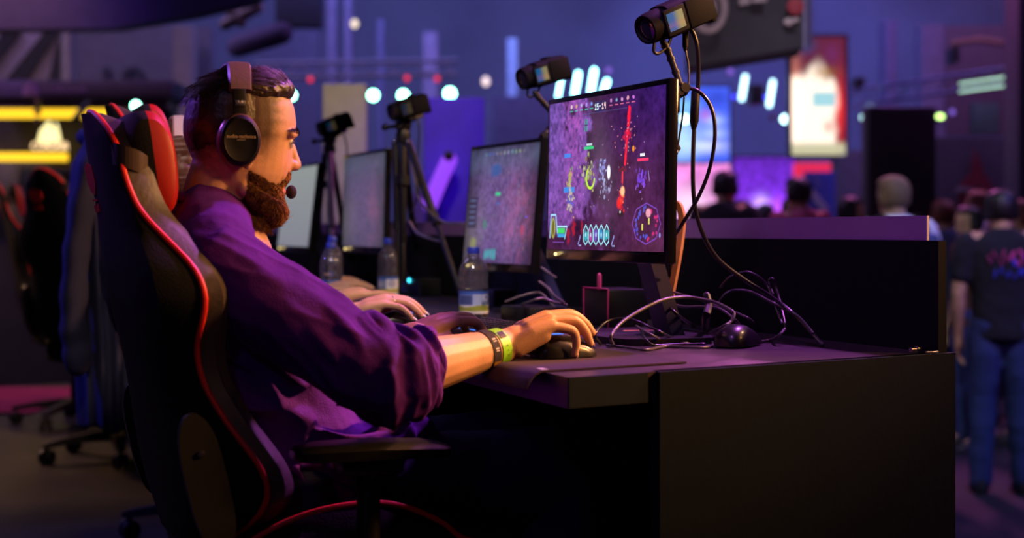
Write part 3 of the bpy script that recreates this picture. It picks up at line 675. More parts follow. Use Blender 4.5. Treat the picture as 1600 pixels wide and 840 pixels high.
    for q in (1,-1): MB().tube(spline([(-.06,q*.235,.495),(.0,q*.258,.53),(.06,q*.268,.548),(.13,q*.270,.553),(.19,q*.270,.543),(.25,q*.270,.515),(.29,q*.268,.485),(.36,q*.262,.47)],6),.0045,8).build('piping',PIPE,st)
    for q in (1,-1):
        # recline hinge cover
        o=MB(); M=basis((-.125,q*.266,.60),Vector((-.24,0,1)).cross(Vector((0,q,0))),(-.24,0,1),(0,q,0))
        o.prism([(.03*math.cos(t)*(1),.105*math.copysign(abs(math.sin(t))**.6,math.sin(t))) for t in np.linspace(0,2*math.pi,33)[:-1]],.02,M); hc=o.build('hinge_cover',GREYPL,p)
        o=MB(); o.lathe([(.0001,.024),(.005,.0235),(.006,.02)],12,M@Matrix.Translation((0,.045,0))); o.build('bolt',STEEL,hc)
        # armrest
        ar=MB(); y=q*.30; rings=[]
        for x,w,zt,zb in ((.0,.018,.645,.632),(.008,.032,.651,.628),(.04,.043,.655,.626),(.13,.046,.656,.626),(.21,.044,.652,.625),(.24,.034,.646,.626),(.25,.02,.640,.630)):
            rings.append([(x,y+w*c,z_) for c,z_ in ((1,(zt+zb)/2+.004),(.85,zt-.003),(.5,zt),(-.5,zt),(-.85,zt-.003),(-1,(zt+zb)/2+.004),(-.9,zb+.003),(-.5,zb),(.5,zb),(.9,zb+.003))])
        ap=ar.loft(rings).build('armrest_pad',BLKPL,p)
        o=MB(); o.box((.10,.055,.022),at=(.12,y,.615),bev=.006); o.build('armrest_carriage',BLKPL,ap)
        o=MB(); o.tube([(.12,y,.61),(.12,y,.585)],.026,16,round_=False); o.tube([(.12,y,.585),(.12,y,.40)],.0185,16); o.tube([(.12,y,.40),(.12,q*.12,.375)],.016,10); o.build('armrest_post',DKMET,p)
    o=MB(); o.box((.26,.2,.035),at=(.12,0,.375),bev=.01); o.tube([(.14,-.1,.37),(.16,-.27,.365)],.008,8); o.build('tilt_mechanism',DKMET,p)
    o=MB(); o.tube([(.12,0,.36),(.12,0,.22)],.025,16,round_=False); o.tube([(.12,0,.22),(.12,0,.09)],.035,16,round_=False); o.build('gas_column',DKMET,p)
    o=MB()
    for k in range(5):
        a=R(72*k+20); d=Vector((math.cos(a),math.sin(a),0)); c=Vector((.12,0,0)); n=d.cross(Vector((0,0,1))); rg=[]
        for r,w,zt,zb in ((.0,.04,.125,.075),(.08,.032,.122,.08),(.2,.026,.108,.08),(.30,.022,.09,.068),(.325,.016,.082,.07)):
            rg.append([c+d*r+n*w+Vector((0,0,zb)),c+d*r+n*w*.8+Vector((0,0,zt)),c+d*r-n*w*.8+Vector((0,0,zt)),c+d*r-n*w+Vector((0,0,zb))])
        o.loft(rg)
    bs=o.build('star_base',BLKPL,p,angle=30)
    for k in range(5):
        a=R(72*k+20); c=Vector((.12+.305*math.cos(a),.305*math.sin(a),0)); o=MB()
        for q in (-1,1): o.lathe([(.0,-.011),(.024,-.011),(.03,-.006),(.03,.006),(.024,.011),(.0,.011)],16,basis(c+Vector((-.018*math.sin(a+.6)*q,.018*math.cos(a+.6)*q,.03)),(0,0,1),(math.cos(a+.6),math.sin(a+.6),0),(-math.sin(a+.6),math.cos(a+.6),0)))
        o.tube([c+Vector((0,0,.03)),c+Vector((0,0,.075))],.008,8); o.build('caster',BLKPL,bs)
    return p
chair=make_chair()
def place(o,x,y,a,s=1): o.location=(x,y,0); o.rotation_euler=(0,0,R(a)); o.scale=(1,1,s)
place(chair,-.445,2.70,22)
for lab,x,y,a,s in (('gaming chair of the long-haired player, its top just beyond the nearest chair',-.672,3.75,20,1.08),
                    ('gaming chair with a blue-lit coat hung over its back',-1.02,5.02,15,1.06),
                    ('empty gaming chair with rounded top, standing below the lit booth logo',-1.76,6.74,50,1.05),
                    ('gaming chair with a bright red neck pillow at the edge of the photo',-2.31,8.05,20,1.03)):
    c=copy_tree(chair); c['label']=lab; place(c,x,y,a,s)
# coat over the third chair
COATM=mat('dark_blue_coat_cloth',(.03,.03,.075),.85,bump=.3,bscale=200,var=.2)
coat=empty('coat',(-1.30,4.93,.36),'long dark coat hung over a chair back, lit blue, beside the nearest chair','coat')
CF=Frame(-1.02,5.02,R(15)); o=MB(); rings=[]
for i,(z,u,a,w) in enumerate(((1.265,-.25,.02,.04),(1.258,-.25,.05,.10),(1.225,-.25,.075,.155),(1.18,-.25,.095,.215),(1.05,-.245,.11,.265),(.92,-.24,.115,.29),(.78,-.235,.115,.285),(.64,-.23,.105,.27),(.50,-.23,.10,.265),(.40,-.23,.095,.255),(.385,-.23,.09,.245))):
    amp=.10*min(1,i/5)
    rings.append([CF(u+a*(1+amp*math.sin(9*t+.4*math.sin(i)))*math.cos(t),w*(1+amp*.8*math.sin(13*t+i*.25))*math.sin(t),z-.01*math.sin(5*t)*min(1,i/6)) for t in np.linspace(0,2*math.pi,97)[:-1]])
o.loft(rings).build('coat_body',COATM,coat,angle=180)
for q in (1,-1):
    sp=spline([CF(-.27,q*.17,1.235),CF(-.30,q*.235,1.12),CF(-.33,q*.27,.92),CF(-.34,q*.26,.72),CF(-.33,q*.25,.60)],6)
    MB().tube(sp,[.052+.005*math.sin(k*1.7) for k in range(len(sp))],14,flat=.7).build('sleeve',COATM,coat)
MB().tube(spline([CF(-.20,.12,1.225),CF(-.28,.09,1.255),CF(-.31,0,1.265),CF(-.28,-.09,1.255),CF(-.20,-.12,1.225)],6),.026,12).build('collar',COATM,coat)

# ------------------------------------------------------------------ desk
DA=PZ(887,589,.76); DB=PZ(1485,550,.76); RW=Vector((-.375,.927,0)); DL=6.3
dd=(DB-DA).normalized()
TOPM=mat('dark_desk_laminate',(.05,.036,.042),.33,bump=.06,bscale=220,var=.2,vscale=14); GREYB=mat('charcoal_board',(.0060,.0100,.0180),.85,spec=.12,bump=.1,var=.06); BLKB2=mat('black_board',(.005,.0055,.008),.8,spec=.12); STRIP=mat('violet_acrylic',(.30,.16,.40),.38,var=.05); EDGEM=mat('pale_board_edge',(.6,.55,.58),.5)
desk=empty('desk',(DA+DB)/2*1+Vector((0,0,-.76)),'long charcoal competition desk with a low divider, running away from the near end panel','desk')
o=MB(); o.poly3([DA,DB,DB+RW*DL,DA+RW*DL],(0,0,-.047)); o.build('worktop',[TOPM],desk,smooth=False)
EDG=MB(); EDG.poly3([DA-RW*.0005,DA+dd*.15-RW*.0005,DA+dd*.15-RW*.0065,DA-RW*.0065],(0,0,-.046)); EDG.build('edge_band',mat('grey_edge_band',(.013,.019,.030),.8,spec=.12,var=.06),desk,smooth=False)
p0=PZ(1017,579,.76); t0=(p0-DA).dot(dd); e0=DA+dd*t0-RW*.012; e1=DB+dd*.002-RW*.012
o=MB(); o.poly3([e0,e1,e1+RW*.03,e0+RW*.03],(0,0,-.76)); o.box((.01,.01,.01),at=tuple(DA+dd*.4+RW*.3+Vector((0,0,-.3)))); 
o=MB(); o.poly3([e0,e1,e1+RW*.03,e0+RW*.03],(0,0,-.759)); o.build('end_panel',GREYB,desk,smooth=False)
for i in range(1,6):
    q=DA+dd*.2+RW*(1.2*i); o=MB(); o.poly3([q,q+dd*.6,q+dd*.6+RW*.03,q+RW*.03],(0,0,-.713)); 
    for k in range(len(o.v)): o.v[k]=(o.v[k][0],o.v[k][1],o.v[k][2]-.047)
    o.build('support_panel',BLKB2,desk,smooth=False)
f0=DB-dd*.012-RW*.002; o=MB(); o.poly3([f0+Vector((0,0,.2)),f0-dd*.022+Vector((0,0,.2)),f0-dd*.022+RW*DL+Vector((0,0,.2)),f0+RW*DL+Vector((0,0,.2))],(0,0,-.2)); o.build('divider',BLKB2,desk,smooth=False)
g0=f0+RW*.045-dd*.008; o=MB(); o.poly3([g0+Vector((0,0,.2445)),g0-dd*.005+Vector((0,0,.2445)),g0-dd*.005+RW*(DL-.05)+Vector((0,0,.2445)),g0+RW*(DL-.05)+Vector((0,0,.2445))],(0,0,-.0445)); ds=o.build('divider_strip',STRIP,desk,smooth=False); ds['label']='violet strip along the divider top'
o=MB(); g1=g0-RW*.003; o.poly3([g1+Vector((0,0,.2445)),g1-dd*.005+Vector((0,0,.2445)),g1-dd*.005+RW*.003+Vector((0,0,.2445)),g1+RW*.003+Vector((0,0,.2445))],(0,0,-.0445)); o.build('edge_trim',EDGEM,ds,smooth=False)
o=MB(); q=DB-dd*.05; o.poly3([q,q+dd*.03,q+dd*.03+RW*DL,q+RW*DL],(0,0,-.713)); 
for k in range(len(o.v)): o.v[k]=(o.v[k][0],o.v[k][1],o.v[k][2]-.047)
o.build('modesty_panel',BLKB2,desk,smooth=False)
ZD=.7602
# ------------------------------------------------------------------ what the displays show
DIG={'0':'757','1':'262','2':'','3':'','4':'','5':''}
FONT={'1':['010','110','010','010','111'],'5':['111','100','111','001','111'],'4':['101','101','111','001','001'],'-':['000','000','111','000','000']}
def game_picture(w,h,seed,mode):
    """an arena seen from above with a score line, health bars, ability icons and a map: a generic game"""
    y,x=np.mgrid[0:h,0:w]; u=x/(w-1); v=1-y/(h-1); asp=w/h
    Pn=np.stack([u.ravel()*asp*11,v.ravel()*11,np.zeros(u.size)],1)
    n1=fbm(Pn,seed,4).reshape(h,w); n2=fbm(Pn*3.3,seed+5,4).reshape(h,w); n3=fbm(Pn*.33,seed+9,3).reshape(h,w)
    img=np.zeros((h,w,3))
    if mode==0:
        rock=sm(.42-.16*v+.10*n3-u+.10*n1,-.06,.06)*sm(v+.3*n3,.12,.3)
        a=np.array([.16,.055,.26])*(1+.6*v[...,None]*np.array([-.35,.2,.3])); img=rock[...,None]*a*(1+.42*np.clip(n2+.4*n1,-1.2,1.6))[...,None]
        img[...,0]+=.10*rock*np.exp(-((u-.24)/.12)**2)*(1+n2)*v
        g=np.array([.052,.010,.048])*(1-.25*v[...,None])+np.array([-.008,.0,.075])*(v[...,None]**1.5)*sm(u,.3,1.0)[...,None]; img+=(1-rock)[...,None]*g*(1+.35*n1+.25*n2)[...,None]
        img+=.05*np.exp(-((u-.50+.15*(v-.5))/.10)**2-((v-.55)/.35)**2)[...,None]*np.array([.9,.7,1])
    else:
        dens=np.exp(-((u-.5)/.42)**4-((v-.42)/.5)**4); img=np.array([.115,.066,.20])*(dens*(1+.45*n2)+.12)[...,None]
        img+=np.array([.05,.05,.015])*np.exp(-((u-.12-.1*n3)/.18)**2-((v-.25)/.3)**2)[...,None]; img+=np.array([.09,.015,.03])*np.exp(-((u-.78)/.2)**2-((v-.4)/.4)**2)[...,None]*(1+n1)[...,None]
        img+=np.array([.03,.05,.08])*np.exp(-((v-.9)/.12)**2)[...,None]*(1+.4*n1)[...,None]
    img=np.clip(img,0,1)
    def blob(cx,cy,rx,ry,c,amt=1,soft=.5,rot=0,tex=0):
        nonlocal img
        dx=(u-cx)*asp; dy=v-cy; ca,sa=math.cos(rot),math.sin(rot); a=(dx*ca+dy*sa)/(rx*asp); b_=(-dx*sa+dy*ca)/ry
        m=1-sm(a*a+b_*b_+tex*n2,1-soft,1+soft*.3); m=(m*amt)[...,None]; img=img*(1-m)+np.array(c)*m
    def rect(x0,x1,y0,y1,c,amt=1):
        nonlocal img
        m=((u>=x0)&(u<=x1)&(v>=y0)&(v<=y1)); img[m]=img[m]*(1-amt)+np.array(c)*amt
    def line(x0,y0,x1,y1,t,c):
        nonlocal img
        ax_,ay=x0*asp,y0; bx,by=x1*asp,y1; dx,dy=bx-ax_,by-ay; L2=dx*dx+dy*dy+1e-9; tt=np.clip(((u*asp-ax_)*dx+(v-ay)*dy)/L2,0,1)
        m=np.hypot(u*asp-ax_-tt*dx,v-ay-tt*dy)<t; img[m]=c
    rg=np.random.default_rng(seed)
    if mode==0:
        # team portraits and score
        for i in range(5):
            for s_ in (-1,1):
                cx=.50+s_*(.085+.046*i); blob(cx-.02,.957,.010,.014,rg.uniform(.15,.8,3)*np.array([.8,.8,1]),1,.4,0,.5); rect(cx-.034,cx-.006,.925,.931,(.05,.5,.35) if s_<0 else (.6,.12,.25))
        rect(.425,.515,.895,.965,(.03,.02,.09))
        def digits(s_,x0,y0,cw,chh,c):
            for ch in s_:
                for r_,row in enumerate(FONT.get(ch,['000']*5)):
                    for k,b_ in enumerate(row):
                        if b_=='1': rect(x0+k*cw,x0+(k+1)*cw,y0-(r_+1)*chh,y0-r_*chh,c)
                x0+=cw*4
        digits('15',.425,.955,.0046,.0085,(.7,.85,1)); digits('14',.488,.955,.0046,.0085,(1,.65,.65)); digits('-',.462,.955,.0046,.0085,(.6,.6,.7))
        rect(.22,.70,.893,.897,(.12,.1,.3),.6)
        # red bolt falling
        for k in range(26):
            t=k/25; blob(.72-.030*t,.89-.34*t,.014*(1-.45*t),.022,(.85,.012,.045),.95,.6,0,.5)
        blob(.705,.72,.030,.05,(.65,.01,.05),.8,.9,0,1.2)
        for k in range(24): blob(.70+rg.normal(0,.045),.72+rg.normal(0,.07),.004,.006,(.8,.25,.3),.7)
        blob(.755,.635,.010,.02,(.8,.25,.02),1)
        # fighters: rough clusters of light with bars over them
        def fighter(cx,cy,cols,r=.035,hh=.085,nn=46,bar=None):
            for k in range(nn): blob(cx+rg.normal(0,r*.5),cy+rg.normal(0,hh*.55),rg.uniform(.003,.010),rg.uniform(.006,.02),cols[rg.integers(len(cols))],.85,.7,rg.uniform(-.6,.6))
            if bar: rect(cx-.04,cx+.045,cy+hh*1.55,cy+hh*1.55+.02,bar); rect(cx-.02,cx+.03,cy+hh*1.55+.026,cy+hh*1.55+.04,(.6,.7,.8),.8)
        fighter(.375,.505,[(.35,.38,.10),(.12,.14,.05),(.45,.42,.3),(.2,.08,.05)],.05,.10,70,(.03,.55,.18))
        for a in np.linspace(2.4,6.1,26): blob(.395+.036*math.cos(a),.475+.07*math.sin(a),.006,.010,(.45,.75,.03),1)
        fighter(.205,.46,[(.45,.4,.12),(.2,.3,.1),(.5,.25,.12)],.025,.06,40,None); rect(.15,.25,.385,.42,(.05,.22,.65)); rect(.15,.21,.62,.645,(.06,.2,.7)); fighter(.215,.335,[(.45,.4,.2),(.08,.1,.5),(.5,.4,.35)],.035,.075,46)
        fighter(.50,.52,[(.25,.25,.6),(.4,.45,.7),(.12,.1,.3)],.035,.085,40); blob(.555,.50,.014,.05,(.85,.88,.9),1,.6); 
        fighter(.535,.40,[(.3,.3,.5),(.15,.12,.25)],.05,.05,26)
        fighter(.665,.345,[(.7,.02,.02),(.9,.12,.04),(.45,.01,.03)],.022,.07,60); blob(.672,.375,.020,.035,(1,.5,.25),1,.8); blob(.67,.47,.007,.06,(.8,.03,.05),.9); blob(.645,.30,.022,.04,(.8,.02,.02),.9,.8); blob(.66,.235,.03,.022,(.02,.01,.015),.9); blob(.655,.245,.006,.009,(.8,.7,.7),1)
        rect(.64,.70,.50,.522,(.10,.01,.03)); rect(.79,.875,.555,.572,(.75,.03,.13)); rect(.81,.845,.585,.60,(.7,.7,.75))
        fighter(.82,.45,[(.15,.04,.6),(.3,.08,.7),(.08,.03,.35)],.032,.055,46); line(.875,.49,.885,.43,.003,(.3,.25,.6))
        for k in range(30): blob(rg.uniform(.2,.85),rg.uniform(.25,.85),.003,.004,(.5,.4,.55),.7)
        for cx,cy,rx in ((.245,.165,.02),(.245,.13,.014),(.325,.16,.012),(.20,.09,.016)): blob(cx,cy,rx,.05,(.35,.01,.03),.8,.8,0,1)
        rect(.335,.36,.78,.86,(.02,.35,.22),.7); rect(.345,.35,.78,.86,(.05,.03,.1)); rect(.335,.36,.815,.825,(.05,.03,.1))
        # health plate
        for a,c in (((.02,.08),(.03,.235)),((.03,.235),(.075,.235)),((.075,.235),(.095,.11))): line(*a,*c,.006,(.35,.6,.85))
        blob(.052,.145,.022,.075,(.35,.38,.06),1,.4); blob(.052,.145,.012,.06,(.12,.09,.02),1,.4)
        rect(.095,.165,.11,.145,(.05,.55,.12)); rect(.095,.165,.082,.105,(.05,.3,.6)); line(.095,.155,.185,.155,.004,(.4,.7,.95)); line(.185,.155,.165,.07,.004,(.4,.7,.95)); rect(.05,.16,.045,.05,(.3,.1,.6))
        for i in range(5):
            cx=.36+.046*i
            for a,c in (((cx-.02,.06),(cx-.02,.13)),((cx-.02,.13),(cx,.165)),((cx,.165),(cx+.02,.13)),((cx+.02,.13),(cx+.02,.06)),((cx+.02,.06),(cx,.035)),((cx,.035),(cx-.02,.06))): line(*a,*c,.004,(.35,.75,.9))
            blob(cx,.10,.014,.04,[(.03,.35,.42),(.4,.05,.3),(.15,.07,.45),(.03,.25,.5),(.03,.35,.4)][i],1,.5,0,.8); blob(cx,.10,.006,.016,(.5,.7,.8),.8)
        for cx in (.305,.60): line(cx-.012,.04,cx+.006,.09,.006,(.25,.25,.6)); line(cx-.006,.03,cx+.012,.03,.005,(.3,.3,.6))
        # map
        for k in range(8):
            a0,a1=math.pi/4*k,math.pi/4*(k+1); q=lambda a:(.865+.11*math.cos(a),.17+.125*math.sin(a)); line(*q(a0),*q(a1),.004,(.16,.05,.40))
        for k in range(40):
            a=rg.uniform(0,2*math.pi); c=(.06,.07,.5) if math.cos(a)<0.1 else (.5,.02,.15); blob(.865+.095*math.cos(a)*rg.uniform(.7,1),.17+.105*math.sin(a)*rg.uniform(.7,1),.007,.012,c,.9)
        blob(.88,.235,.022,.03,(.7,.3,.4),1,.6); 
        for cx,cy in ((.835,.15),(.885,.185)): rect(cx-.006,cx+.006,cy-.02,cy+.02,(.55,.5,.1))
        blob(.97,.10,.006,.016,(.3,.3,.8),1)
    elif mode==1:
        for i in range(11): blob(.24+.055*i,.945,.012,.018,rg.uniform(.1,.5,3)*np.array([.7,.9,1]),.9,.6,0,.5)
        rect(.43,.50,.58,.605,(.05,.5,.25)); rect(.45,.5,.5,.52,(.05,.15,.5),.6); blob(.40,.80,.09,.06,(.03,.09,.3),.8,.6,0,.4)
        blob(.30,.33,.03,.05,(.03,.22,.15),.7,.8); blob(.85,.28,.02,.05,(.5,.04,.1),.7,.8)
        rect(.02,.17,.30,.58,(.025,.018,.05),.75)
        for k in range(5): rect(.05,.14,.34+.05*k,.35+.05*k,(.12,.15,.3))
        for i in range(5): blob(.34+.035*i,.07,.014,.05,(.06,.4,.45),.9,.5,0,.5)
        blob(.14,.16,.05,.07,(.28,.30,.08),.7,.8,0,.8); rect(.88,.9,.38,.40,(.1,.1,.8))
        for k in range(40): blob(rg.uniform(.2,.9),rg.uniform(.1,.8),.006,.012,rg.uniform(.05,.3,3),.7)
    else:
        img=np.clip(img*1.0,0,1)
        for k in range(30): blob(rg.uniform(.1,.9),rg.uniform(.1,.95),.008,.02,rg.uniform(.05,.3,3),.6)
    return img
def panel_mesh(img,corner,ux,uy,name,m,parent):
    """a flat display face: ux, uy are its full edge vectors from the lower left corner as its viewer sees it"""
    h,w=img.shape[:2]; yy,xx=np.mgrid[0:h,0:w]; V=np.array(corner)+((xx/(w-1))[...,None]*np.array(ux)+(1-yy/(h-1))[...,None]*np.array(uy)); V=V.reshape(-1,3)
    i=(np.arange(h-1)[:,None]*w+np.arange(w-1)[None]).ravel(); F=np.stack([i+w,i+w+1,i+1,i],1)
    return quad_mesh(name,V,F,m,parent,img.reshape(-1,3),'picture')
GLOSSB=mat('glossy_black_bezel',(.008,.008,.009),.12,var=.05,spec=.6)
# ------------------------------------------------------------------ monitors
def monitor(label,tl_far,tr_near,w,hh,tilt,img,strength,res_name,rough=.14):
    """tr_near: top corner at the lens end, tl_far: top corner at the far end (world points)"""
    a=Vector(tr_near); d=(Vector(tl_far)-a); d.z=0; d.normalize(); n=Vector((-d.y,d.x,0)); n=n if n.x<0 else -n       # n faces the player
    up=(Vector((0,0,1))*math.cos(R(tilt))-n*math.sin(R(tilt))).normalized(); nn=(n*math.cos(R(tilt))+Vector((0,0,1))*math.sin(R(tilt))).normalized()
    base=Vector((a.x,a.y,0))+d*w/2-n*.13-up*0
    p=empty('monitor',(base.x,base.y,ZD),label,'monitor','monitors along the desk')
    c=a+d*w/2-up*hh/2
    M=basis(c-nn*.010,-d,up,nn)                      # x: from far to near as the player sees left to right
    o=MB(); o.box((w,hh,.020),M,.003); o.box((w*.62,hh*.62,.03),M@Matrix.Translation((0,-.01,-.022)),.012); o.box((w*.30,hh*.40,.03),M@Matrix.Translation((0,-.02,-.042)),.01)
    o.build('housing',GLOSSB,p)
    bz=.011; bb=.022
    ll=c+nn*.0006-(-d)*0+(d*(w/2-bz))-up*(hh/2-bb)
    panel_mesh(img,ll,-d*(w-2*bz),up*(hh-bz-bb),'screen',screen_mat(res_name,strength,rough),p)
    o=MB(); q0=c-nn*.055-up*.05; zb=ZD+.012
    low=Vector((base.x,base.y,zb)); top=q0
    o.loft([[x+d*sx*hw-n*sy for sx,sy in ((1,.0),(1,.03),(-1,.03),(-1,.0))] for x,hw in ((low,.035),(low.lerp(top,.5),.03),(top,.03))]); o.build('stand_neck',DESKNECK,p,angle=30)
    o=MB(); M2=basis((base.x,base.y,ZD+.006),n,d,(0,0,1)); o.prism([(.11*math.copysign(abs(math.cos(t))**.5,math.cos(t))+.03,.12*math.copysign(abs(math.sin(t))**.5,math.sin(t))) for t in np.linspace(0,2*math.pi,41)[:-1]],.012,basis((base.x,base.y,ZD),n,d,(0,0,1))); o.build('stand_foot',BLKPL,p,angle=30)
    o=MB(); o.ell(tuple(c+nn*.0012-up*(hh/2-.012)+(-d)*(-w*.40)),(.004,.004,.004)); o.build('power_lamp',LEDW,p)
    return p,c,d,nn,up,a
DESKNECK=mat('blue_black_satin_plastic',(.05,.045,.16),.4); LEDW=emit_mat('amber_power_lamp',(1,.75,.3),2)
yr1=2500*.335/292
m1=monitor('largest nearest monitor, sharp purple and red game on screen',P(862,156,3.345),P(1046,121,2.868),.535,.335,1.0,game_picture(560,336,3,0),1.3,'game_display_bright')
m2=monitor('second monitor along the desk, misty lilac game picture',P(734,229,4.408),P(848,214,3.93),.505,.337,5,game_picture(300,180,11,1),1.15,'game_display_misty')
m3=monitor('third monitor along the desk, greyish picture, between the two tripods',P(537,240,5.58),P(604,231,5.09),.52,.338,1.5,game_picture(140,84,21,2)*np.array([.55,.52,.55])+np.array([.040,.042,.050]),1.0,'game_display_grey')
g4=np.linspace(0,1,30)[:,None,None]*np.ones((30,50,1)); m4=monitor('fourth monitor, pale blank screen next to the bearded chin',P(447,262,6.42),P(498,253,5.92),.53,.338,7,np.clip(np.array([.27,.30,.29])*(1-.25*g4)+np.array([.02,.0,.05])*g4,0,1),1.0,'display_pale')
# ------------------------------------------------------------------ headset of the bearded man
HB=mat('brown_headband_leather',(.13,.085,.062),.38,bump=.15,bscale=150); CUPM=mat('black_ear_cup',(.005,.005,.006),.5,bump=.05,spec=.2); RIMG=mat('bronze_ear_cup_rim',(.25,.13,.08),.3,.7); FOAM=mat('mic_foam',(.035,.022,.04),.95,bump=.6,bscale=600); GOLDP=mat('gold_lettering',(.55,.42,.22),.4,var=0); PADM=mat('ear_pad',(.012,.011,.012),.6)
def headset(H,label,full=True,dk=0):
    p=empty('headset',H(-.02,0,1.0),label,'headset')
    pts=[];
    for k in range(29):
        a=R(-62+124*k/28); pts.append((.0868*math.sin(a)*1.02,1.163+.0915*math.cos(a)))
    rings=[]
    for k,(s,z) in enumerate(pts):
        a=R(-62+124*k/28); n=(math.sin(a),math.cos(a)); hw=.0185+.002*math.cos(a*1.2); th=.0065
        u0=-.017-.016*(abs(math.sin(a)))
        rings.append([H(u0+hw*c,s+n[0]*t*th,z+n[1]*t*th) for c,t in ((1,.2),(.85,1),(0,1.15),(-.85,1),(-1,.2),(-.85,-.8),(0,-1),(.85,-.8))])
    MB().loft(rings).build('headband',HB,p)
    for q in (1,-1):
        if not full:
            o=MB(); M=look(H(-.03,q*.076,1.12),H.G.S*q); o.lathe([(.0001,0),(.030,0),(.032,.006),(.028,.012),(.0001,.012)],24,M); o.build('ear_pad',PADM,p); continue
        o=MB(); M=basis(H(-.0355,q*.0945,1.181),H.G.F,(H.G.S*(-q*.16)+z1).normalized(),(H.G.S*q+z1*.16*1).normalized()*1.0); o.box((.0215,.056,.006),M,.0018); o.build('slider_arm',CUPM,p)
        o=MB(); M=look(H(-.0355,q*.0978,1.184),H.G.S*q); o.box((.0165,.0105,.0035),M,.0006); o.box((.004,.004,.0042),M@Matrix.Translation((0,.004,0)),.0003,mi=1); o.build('metal_clip',[STEEL,CUPM],p)
        o=MB(); M=look(H(-.037,q*.082,1.1235),H.G.S*q)
        prof=[(.0,.0),(.93,.0),(1.0,.004),(1.02,.012),(.99,.018)]
        def disc(pr): return [[(.0345*r*math.cos(t)*1.0,.0430*r*math.sin(t),z) for t in np.linspace(0,2*math.pi,41)[:-1]] for r,z in pr]
        o.loft(disc([(.7,-.004),(.93,-.003),(1.0,.002),(1.0,.010),(.9,.014)]),M=M); o.build('ear_pad',PADM,p)
        o=MB(); o.loft(disc([(.96,.010),(1.03,.013),(1.03,.019),(.97,.0235),(.93,.0235)]),M=M); o.build('cup_rim',RIMG,p)
        o=MB(); o.loft(disc([(.93,.020),(.95,.027),(.90,.031),(.80,.033),(.76,.0322),(.3,.0325),(.05,.0325)]),M=M); cup=o.build('ear_cup',CUPM,p)
        if full:
            o=MB(); v,f=text('audio-technica',.0082,.02); o.add(v,f,0,M@Matrix.Translation((0,.006,.0327))); v,f=text('professional',.0028,.02); o.add(v,f,0,M@Matrix.Translation((0,.001,.0327))); o.build('lettering',GOLDP,cup,smooth=False)
    o=MB(); o.tube(spline([H(-.03,-.108,1.105),H(.02,-.098,1.07),(H(.062,-.06,1.048)),H(.079,-.028,1.0425),H(.077,-.016,1.0425)],6),.0025,8); bm2=o.build('mic_boom',CUPM,p)
    o=MB(); o.ell(H(.0755,-.006,1.0435),(.0095,.0105,.0118),n=20); o.build('mic_foam',FOAM,bm2)
    o=MB(); o.tube(spline([H(-.037,-.112,1.08),H(-.03,-.15,1.0),H(.05,-.18,.88),H(.12,-.12,.75)],8),.002,6); o.build('headset_lead',BLKPL,p)
    return p
headset(H,'black over-ear headset with brown headband worn by the bearded man')
HBP=mat('pale_headband',(.45,.40,.40),.5)
h2=headset(H2,'headset worn by the long-haired player, band just showing beside the red pillow',False)
for c_ in h2.children:
    if c_.name.startswith('headband'): recolor(c_,0,HBP)
# ------------------------------------------------------------------ mice, mats, keyboards
MOUSEM=mat('black_mouse_shell',(.008,.0075,.009),.35,coat=.2,bump=.05); MATM=mat('dark_violet_mouse_mat',(.030,.013,.034),.9,bump=.3,bscale=600); MATE=mat('mat_edge',(.01,.006,.01),.9)
def mouse(label,c,f,k=1.0,rot=None):
    p=empty('computer_mouse',(c[0],c[1],c[2]),label,'mouse'); f=Vector(f).normalized(); s=f.cross(z1); rings=[]
    for x,w,h in ((-.062,.010,.012),(-.058,.022,.022),(-.045,.030,.034),(-.02,.0325,.040),(.01,.0305,.0375),(.035,.030,.029),(.053,.028,.019),(.060,.020,.013)):
        rings.append([Vector(c)+(f*x+s*w*math.copysign(abs(math.cos(t))**.8,math.cos(t))+z1*(.003+max(0,h*math.copysign(abs(math.sin(t))**.85,math.sin(t)) if math.sin(t)>0 else 0)))*k for t in np.linspace(0,2*math.pi,33)[:-1]])
    b=MB().loft(rings); b.build('shell',MOUSEM,p,angle=60)
    o=MB(); o.lathe([(.002,-.004),(.010,-.0035),(.011,0),(.010,.0035),(.002,.004)],18,basis(Vector(c)+(f*.034+z1*.026)*k,f,z1,s)); o.build('scroll_wheel',GREYPL,p)
    return p
mouse('black mouse under the right hand of the bearded man, on the mat',WR_R+Vector((.098,.052,-WR_R.z+ZD+.0025)),(.86,.46,0),.92)
mouse('spare black mouse lying alone on the desk among the loose cables',PZ(1153,541,ZD),(.5,.86,0),1.0)
mouse('black mouse under the pale-nailed hand of the long-haired player',Vector((W2R.x+.088,W2R.y+.03,ZD+.0025)),f2r,.95)
